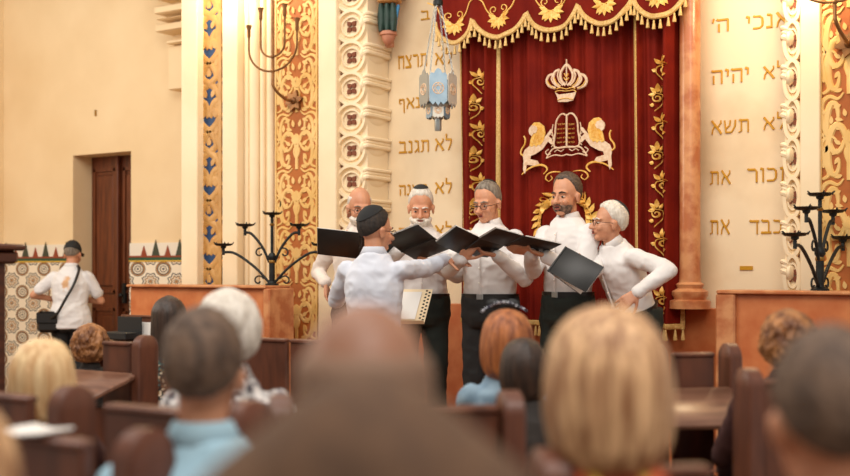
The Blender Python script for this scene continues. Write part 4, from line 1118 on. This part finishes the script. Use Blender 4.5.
    if longhair:
        prof, mat, amp, fr, yo = longhair      # (z, rx, ry, y offset)
        zz = [p_[0] for p_ in prof]; rs = []
        cr_ = catmull([tuple(p_) for p_ in prof], 8); NN = 110
        for (z, rx, ry, y0) in cr_:
            r_ = []
            for i in range(NN):
                t_ = 2 * pi * i / NN; c_, s_ = cos(t_), sin(t_)
                q = 1 + amp * (noise.noise(V((c_ * fr, s_ * fr, z * (2.2 if not yo else fr * 5) + loc.x * 3))) + .6 * noise.noise(V((c_ * fr * 2.7, s_ * fr * 2.7, z * (4 if not yo else fr * 12) + 3))))
                r_.append(hp(rx * c_ * q, y0 + ry * s_ * q, z))
            rs.append(r_)
        m = MB(); m.loft(rs); m.build('hair', mat, root, angle=80)
    return root, dict(s=s, hp=hp, sh=sh, pel=pel, arms=arms, toL=toL, ch=ch, nb=nb, HR=HR)

def stand(x, p, z=0.0):
    q = P(x, 0, F_PX / p); return (q.x, q.y, z)
def A(x, y, p, d, n, curl, pole):
    return (P(x, y, F_PX / p), d, n, curl, pole)

Zc = PLAT_Z
person(stand(359, 148, Zc), 8, 1.74, 'person, bald with short white beard, at the left end of the choir', 'skin_tan', 'cream_shirt',
       head=(6, 12, 0), armR=A(326, 283, 150, (.05, -1, .1), (1, 0, .1), .4, (-.5, -.3, -1)), armL=A(353, 250, 162, (-.75, .55, .3), (.3, .3, -.9), .25, (.5, -1, 0)),
       hair=('fringe', 'hair_white', .03, 'hair_grey'), beard=('hair_white', .22), glasses=True, kippah=('black_cloth', .5, .9, .6), bulk=1.0)
person(stand(421, 151, Zc), 2, 1.735, 'person with white beard and black kippah looking down, second from left in the choir', 'skin_tan', 'white_shirt', 'green_black_cloth',
       head=(-4, 18, 0), armR=A(400, 250, 160, (.7, .3, .4), (.2, .5, -.5), .5, (-.8, -.9, -.3)), armL=A(430, 262, 158, (-.8, .25, .3), (0, .8, -.2), .5, (.9, -.9, -.3)),
       hair=('full', 'hair_white', .06, 'hair_white'), beard=('hair_white', .24), kippah=('black_cloth', .62, .12, 1), bulk=1.08)
person(stand(490, 158, Zc), -28, 1.745, 'person in white shirt with grey hair and round glasses, middle of the choir', 'skin_tan', 'white_shirt',
       head=(-6, 14, 0), armR=A(462, 258, 166, (.4, .55, .4), (.4, .4, -.4), .6, (-.6, -.9, .1)), armL=A(497, 256, 166, (-.9, .2, .1), (0, .9, 0), .5, (.8, -.9, -.3)),
       hair=('full', 'hair_grey', .04, 'hair_grey'), glasses=True, kippah=('black_cloth', .52, .55, 1), mouth=.3, bulk=1.06)
person(stand(568, 163, Zc), -44, 1.775, 'person with dark hair and dark beard singing, tallest in the choir', 'skin_tan', 'white_shirt', 'green_black_cloth',
       head=(4, 4, 0), armR=A(530, 252, 170, (-.9, .2, .2), (.1, .6, -.5), .45, (-.3, -1, .2)), armL=A(545, 256, 170, (-.9, .3, .2), (.1, .9, 0), .45, (.5, -1, .2)),
       hair=('recede', 'hair_slick', .08, 'hair_dark'), beard=('beard_salt', .03), mouth=.8, bulk=.96)
person(stand(638, 166, Zc), -66, 1.63, 'person with white hair leaning forward at the right end of the choir', 'skin_tan', 'white_shirt', 'green_black_cloth', lean=22,
       head=(-14, -4, 0), armR=A(573, 284, 182, (-.8, .6, -.1), (.2, .4, -.6), .5, (.1, -1, .5)), armL=A(637, 293, 178, (-.75, -.55, .1), (0, -.3, -1), .4, (1, .2, .3)),
       hair=('full', 'hair_white', .09, 'hair_white'), glasses=True, kippah=('black_cloth', .62, .75, .85), mouth=.5, bulk=1.0)
person(stand(374, 175, 0.0), 160, 1.70, 'person in pale shirt seen from behind, conducting with one arm stretched to the choir', 'skin_tan', 'blue_white_shirt',
       head=(-34, 4, 0), armL=A(352, 272, 164, (.3, .5, -.8), (1, 0, 0), .4, (-.5, -1, .1)), armR=A(452, 258, 163, (.95, -.15, .1), (0, -.9, -.2), .12, (.1, -1, .2)),
       hair=('full', 'hair_dark', .07, 'hair_dark'), glasses=True, kippah=('black_cloth', .95, .55, .85), bulk=1.0)

# ---- folders
def folder(C_, sv, lv, rv, label, sheets=3):
    """open ring folder: C_ mid spine; sv, lv, rv = full spine and cover vectors in metres (picture axes)"""
    cv = lambda v: v[0] * Rv + v[1] * Uv - v[2] * Fv
    Sf = cv(sv); h_ = Sf.length; S_ = Sf.normalized()
    r = empty('music_folder', C_, 0, label, 'folder', None)
    nR = S_.cross(cv(rv).normalized()).normalized(); sg = 1 if nR.dot(Fv) > 0 else -1
    for full, nrm in ((cv(lv), -sg * S_.cross(cv(lv).normalized()).normalized()), (cv(rv), sg * nR)):
        D = full - S_ * full.dot(S_); w_ = D.length; D = D.normalized()
        mt = Matrix((D, S_, nrm)).transposed()
        m = MB(); m.box(D * (w_ / 2 + .006), (w_, h_, .004), mt, .0015); m.build('cover', 'folder_black', r)
        for k in range(sheets):
            m = MB(); m.box(D * (w_ / 2 + .008 + k * .004) + nrm * (.004 + .0022 * k), (w_ * .95, h_ * .97, .0012), mt, 0); sh_ = m.build('sheet', 'paper', r, smooth=False)
        m = MB()
        for k in range(7): m.box(D * (w_ / 2 + .01) + S_ * (h_ * .36 - k * h_ * .12) + nrm * (.0055 + .0022 * (sheets - 1)), (w_ * .75, .003, .0006), mt)
        m.build('printed_staves', 'music_ink', sh_, smooth=False)
    m = MB(); m.tube([-S_ * h_ / 2, S_ * h_ / 2], .006, 8); m.build('spine', 'folder_black', r)
    return r
folder(P(360, 246, pm(160)), (.014, .16, .16), (-.26, .035, .0), (.21, .055, .05), 'open black folder held by the bald singer at the left end')
folder(P(418, 245, pm(163)), (.21, .08, .11), (-.10, .075, .136), (.10, -.055, -.15), 'open black folder held low by the white-bearded singer')
folder(P(470, 246, pm(168)), (.12, .09, .20), (-.14, .065, .055), (.17, -.02, -.093), 'open black folder in the hands of the singer with round glasses')
folder(P(514, 241, pm(173)), (.087, .052, .23), (-.15, .04, .048), (.22, -.045, -.074), 'open black folder held by the tall dark-haired singer')
folder(P(557, 259, pm(180)), (-.105, -.137, .03), (.19, -.10, .02), (.185, -.11, .14), 'black folder held up by the leaning white-haired singer', 2)

# ---- man at the back left
rt, inf = person(stand(70, 106), 176, 1.62, 'person in white stained t-shirt and black cap, seen from behind by the tiled wall', 'skin_tan', 'stained_tee', 'black_cloth', lean=4,
       head=(0, 14, 0), armR=A(84, 300, 104, (-.4, -.1, -.9), (0, -.5, -.8), .4, (1, -.6, .3)), armL=A(56, 300, 104, (.4, -.1, -.9), (0, -.5, -.8), .4, (-1, -.6, .3)),
       hair=('full', 'hair_grey', .02, 'hair_grey'), cap_=True, short=True, collar=True, belt=False, bulk=1.08, vox=.008)
bag = empty('shoulder_bag', rt.location, rt.rotation_euler.z, 'black shoulder bag slung across the back of the person in the white t-shirt', 'bag')
tl = inf['toL']; k_ = lambda x, y, dd=0: tl(P(x, y, F_PX / 106 - dd))
m = MB(); c_ = k_(49, 322, .1); m.box(c_, (.22, .09, .20), bev=.03); m.build('pouch', 'black_leather', bag)
m = MB(); m.box(c_ + Vector((0, .05, .04)), (.20, .015, .10), bev=.006); m.build('flap', 'black_leather', bag)
m = MB(); pts = catmull([tuple(k_(x, y, d_)) for x, y, d_ in ((78, 266, .0), (79, 270, .10), (74, 284, .19), (65, 300, .21), (57, 314, .20), (50, 319, .14))], 5)
vs = []
m.tube(pts, .014, 6); m.build('strap', 'black_leather', bag)
# ---- music stand
q = P(397, 0, 6.75); ms = empty('music_stand', (q.x, q.y, 0), TH - radians(14), 'pale perforated music stand with open sheets in front of the conductor', 'music stand')
zt_ = P(397, 306, 6.75).z; tilt = Matrix.Rotation(radians(42), 3, 'X') @ Matrix.Rotation(radians(0), 3, 'Y')
m = MB(); Wd, Hd = .40, .30
m.box((0, 0, zt_), (Wd, Hd, .003), tilt); m.box(Vector((0, 0, zt_)) + tilt @ Vector((0, -Hd / 2, .012)), (Wd, .003, .03), tilt); m.build('desk_plate', 'cream_stone', ms, smooth=False)
m = MB()
for sx_ in (.165, .185):
    for k in range(9):
        for sg in (-1, 1):
            m.lathe([(.0075, 0), (.0075, .0012)], Vector((0, 0, zt_)) + tilt @ Vector((sg * sx_, -Hd / 2 + .03 + k * .030 + (.015 if sx_ < .17 else 0), .0016)), 8, mat=tilt)
m.build('punched_holes', 'black_iron', ms); m = MB()
m.tube([(0, .02, zt_ - .01), (0, .02, .25)], .009, 8); m.tube([(0, .02, .30), (0, .02, .22)], .015, 8); m.build('pole', 'black_iron', ms)
for k in range(3):
    a = k * 2 * pi / 3 + .5; m = MB(); m.tube([(0, .02, .27), (.27 * cos(a), .02 + .27 * sin(a), .012)], .008, 8); m.build('leg', 'black_iron', ms)
for sg, nm in ((-1, 'left'), (1, 'right')):
    m = MB(); m.box(Vector((0, 0, zt_)) + tilt @ Vector((sg * .07, .0, .006)), (.135, .24, .003), tilt)
    sh_ = tag(m.build('sheet_music', 'paper', None, smooth=False), 'white sheet of music, %s page on the pale music stand' % nm, 'sheet music'); sh_.location = ms.location; sh_.rotation_euler = ms.rotation_euler

# ------------------------------------------------------------------ pews
def pew(x, p, yaw, posts, panels, desk, label, seat=True):
    """x, p: photo column and scale of the row; posts at local x; panels and desk as local spans"""
    q = P(x, 0, F_PX / p); r = empty('pew', (q.x, q.y, 0), yaw, label, 'pew', 'wooden pews')
    for px in posts:
        m = MB(); pts = [(-.06, 0), (-.06, .985)] + [(-.06 * cos(a), .985 + .055 * sin(a)) for a in [pi * k / 12 for k in range(1, 12)]] + [(.06, .985), (.06, 0)]
        n = len(pts); vs = []
        for xx, e in ((-.026, .006), (-.020, 0), (.020, 0), (.026, .006)):
            vs += [Vector((px + xx, a * (1 - e * 14), b - e * 1.2 * (b > .5))) for a, b in pts]
        fs = [(j * n + i, j * n + (i + 1) % n, (j + 1) * n + (i + 1) % n, (j + 1) * n + i) for j in range(3) for i in range(n)]
        fs += [tuple(range(n)), tuple(3 * n + i for i in range(n))[::-1]]
        m.add(vs, fs).build('end_post', 'pew_wood', r)
    for a, b in panels:
        m = MB(); m.bb((a, -.014, .12), (b, .014, .995), .006); pn = m.build('back_panel', 'pew_wood', r)
        m = MB(); m.bb((a, -.022, .985), (b, .022, 1.005), .006); m.build('top_rail', 'pew_wood', pn)
    if seat:
        a, b = min(min(s_) for s_ in panels), max(max(s_) for s_ in panels)
        m = MB(); m.bb((a, .03, .375), (b, .40, .405), .008); m.build('seat', 'pew_wood', r)
        m = MB(); m.bb((a, .33, 0.001), (b, .355, .375), .004); m.build('seat_front', 'pew_wood', r)
    if desk:
        a, b = desk; m = MB(); mt = Matrix.Rotation(radians(17), 3, 'X')
        m.box(((a + b) / 2, -.20, .812), (b - a, .34, .024), mt, .006); m.build('desk', 'desk_wood', r)
        for xx in (a + .08, b - .08):
            m = MB(); m.bb((xx - .012, -.32, .001), (xx + .012, -.02, .73), .004); m.build('desk_bracket', 'pew_wood', r)
    return r
pew(144, 545, 0, [0, -.58], [(-.50, -.15)], None, 'pew with rounded post at the bottom left, nearest of the left rows')
pew(72, 398, 0, [0, -.55, .58], [(-.52, -.15), (.13, .42)], (-.55, -.03), 'pew behind the pale blonde woman with a rounded post and booklet desk')
pew(145, 224, 0, [0], [(-.26, -.08)], (-.42, .0), 'pew at left with a sloped desk behind the curly brown head')
pew(134, 138, 0, [.42], [(-.12, .36)], (-.25, .36), 'farthest pew at left, carrying a black case and paper', seat=False)
pew(240, 205, 0, [.62], [(-.1, .30), (.32, .60)], None, 'pew between the white-haired head and the bald head')
YR = TH + radians(9)
pew(510, 414, YR, [0, -.55], [(-.52, -.03)], None, 'pew with a rounded post left of the sleek blonde bob')
pew(620, 606, YR, [-.12], [(-.08, .155)], None, 'low pew rail at the bottom right of the sleek blonde bob', seat=False)
pew(730, 252, YR, [0, -.30, -.66], [(-.24, -.07), (-.62, -.36)], (-.95, .03), 'pew at right with a broad sloped desk and two rounded posts')
pew(749, 338, YR, [0, .55], [(.03, .52)], None, 'pew at right just left of the curly auburn head')

# ------------------------------------------------------------------ the seated listeners
def sit(x, p, ytop, label, a=180, hf=None, **k):
    top = CAMZ + (HOR - ytop) / p; q = P(x, 0, F_PX / p); s_ = (top - .53 - (hf or 0)) / .803
    return person((q.x, q.y, 0), a, 1.74 * s_, label, seated=True, vox=.010, belt=False, **k)
BOB = [(-.062, .03, .03, .03), (-.060, .066, .06, .034), (-.035, .094, .085, .028), (.0, .108, .100, .022), (.05, .113, .110, .02), (.11, .108, .114, .018), (.16, .096, .104, .015), (.20, .070, .078, .012), (.22, .036, .04, .012), (.226, .008, .008, .012)]
LONG = [(-.15, .03, .02, .06), (-.145, .085, .05, .06), (-.08, .098, .075, .045), (.0, .098, .095, .028), (.08, .096, .106, .02), (.14, .092, .104, .016), (.19, .062, .07, .013), (.218, .012, .012, .012)]
PUFF = [(.0, .03, .03, .04), (.005, .06, .06, .035), (.04, .094, .09, .028), (.09, .104, .108, .02), (.15, .096, .106, .016), (.20, .062, .07, .014), (.226, .012, .012, .012)]
sit(605, 600, 297, 'person with sleek blonde bob and patterned collar, seated in the centre right foreground', skin='skin_fair', shirt='red_print', headscale=1.02, longhair=(BOB, 'hair_blonde', .06, 2.8, 0), hf=.012, head=(14, 4, 0), glasses=True)
sit(205, 512, 309, 'person with short greying hair in a light blue shirt, seated at left', skin='skin_tan', shirt='light_blue_shirt', hair=('full', 'hair_pepper', .10, 'hair_pepper'), hf=.0, bulk=1.05)
sit(366, 880, 297, 'person with a bald head blurred in the centre foreground', skin='skin_brown', shirt='brown_jacket', hair=('fringe', 'hair_fringe_brown', .03, 'hair_pepper'), bulk=1.1)
NEAR = [(-.20, .15, .05, .06), (-.19, .25, .09, .05), (-.10, .27, .12, .04), (-.02, .25, .125, .03), (.05, .215, .12, .02), (.11, .165, .11, .018), (.16, .108, .095, .015), (.20, .055, .06, .013), (.218, .016, .016, .012)]
sit(368, 1130, 362, 'person with thick brown hair, nearest and most blurred at the bottom centre', skin='skin_fair', shirt='brown_jacket', longhair=(NEAR, 'hair_brown', .03, 2, 0), hf=.005, bulk=1.15)
sit(46, 338, 331, 'person with puffy pale blonde hair in a plum top at far left', skin='skin_fair', shirt='plum_top', headscale=1.22, longhair=(BOB, 'hair_pale_blonde', .09, 2.6, 0), hf=.05)
sit(229, 335, 286, 'person with short fluffy white hair behind the light blue shirt', skin='skin_fair', bulk=.88, shirt='grey_print', longhair=(PUFF, 'hair_white', .06, 4, 1), hf=.01)
sit(506, 270, 304, 'person with auburn hair, dotted sunglasses pushed up and a denim jacket', skin='skin_fair', shirt='denim', headscale=1.14, longhair=(BOB, 'hair_auburn', .08, 2.8, 0), hf=.038, head=(10, 0, 0))
sit(523, 292, 336, 'person with dark brown hair between the auburn head and the blonde bob', skin='skin_tan', shirt='dark_top', longhair=(BOB, 'hair_darkbrown', .04, 2.6, 0), hf=.008)
sit(92, 206, 316, 'person with curly brown hair in front of the man in the cap', skin='skin_fair', shirt='dark_top', headscale=1.32, longhair=(PUFF, 'hair_curly_brown', .17, 6, 1), hf=.075)
sit(170, 204, 294, 'person with long dark hair in a floral print dress at left', skin='skin_fair', shirt='floral_print', longhair=(LONG, 'hair_darkbrown', .03, 2.4, 0), hf=.004)
sit(786, 298, 306, 'person with curly auburn hair at right before the marble parapet', skin='skin_fair', shirt='plum_top', longhair=(PUFF, 'hair_curly_brown', .15, 6, 1), hf=.012)
sit(826, 740, 327, 'person with short dark greying hair, large and blurred at the right edge', skin='skin_fair', shirt='dark_top', hair=('full', 'hair_pepper', .08, 'hair_pepper'), bulk=1.1)
sit(-52, 820, 392, 'person with light brown hair cut off by the lower left corner', skin='skin_fair', shirt='dark_top', longhair=(BOB, 'hair_blonde', .05, 2.4, 0), hf=.008)
# sunglasses on the auburn hair
sg_ = P(504, 307, F_PX / 270 + .03); r = empty('sunglasses', sg_, TH, 'dotted sunglasses pushed up on the auburn hair', 'sunglasses')
m = MB(); m.tube([(-.085 + .17 * i / 16, -.02 - .05 * sin(pi * i / 16) * -1, -.016 + .034 * sin(pi * i / 16)) for i in range(17)], .0042, 8); m.build('frame', 'dotted_frame', r)
for sg in (-1, 1): m = MB(); m.ell((sg * .035, .05, .010), (.028, .006, .018)); m.build('lens', 'black_case', r)

# ------------------------------------------------------------------ small things
q = P(-8, 0, F_PX / 235); zt_ = CAMZ + (HOR - 244) / 235
m = empty('wooden_post', (q.x, q.y, 0), 0, 'dark wooden post with moulded cap at the left edge', 'post'); k = MB(); k.bb((-.04, -.04, 0), (.04, .04, zt_ - .03), .006); k.build('shaft', 'dark_wood', m)
k = MB(); k.bb((-.10, -.10, zt_ - .028), (.10, .10, zt_), .008); k.bb((-.078, -.078, zt_ - .085), (.078, .078, zt_ - .028), .012); k.build('cap', 'dark_wood', m)
q = P(126, 331, F_PX / 141); c = empty('black_case', (q.x, q.y, .838), 0, 'small black case standing open on the farthest left pew desk', 'case')
m = MB(); m.box((0, -.04, .03), (.24, .16, .05), bev=.006); m.build('case_body', 'black_case', c); m = MB(); m.box((0, .035, .095), (.24, .012, .13), bev=.004); m.build('lid', 'black_case', c)
q = P(147, 325, F_PX / 141)
o = MB().box((0, 0, .07), (.11, .004, .13), bev=.001).build('paper_sheet', 'paper', None); o.location = (q.x, q.y - .01, .825); tag(o, 'white sheet of paper propped beside the small black case', 'paper')
q = P(144, 0, F_PX / 545); b = empty('booklet', (wx(36, q.y), q.y, 1.006), radians(4), 'white open booklet lying on the top rail of the nearest left pew', 'booklet'); b.scale = (.62, .8, 1)
for sg in (-1, 1):
    m = MB(); m.box((sg * .045, 0, .006), (.088, .12, .006), Matrix.Rotation(radians(sg * -4), 3, 'Y'), .002); m.build('page', 'paper', b)
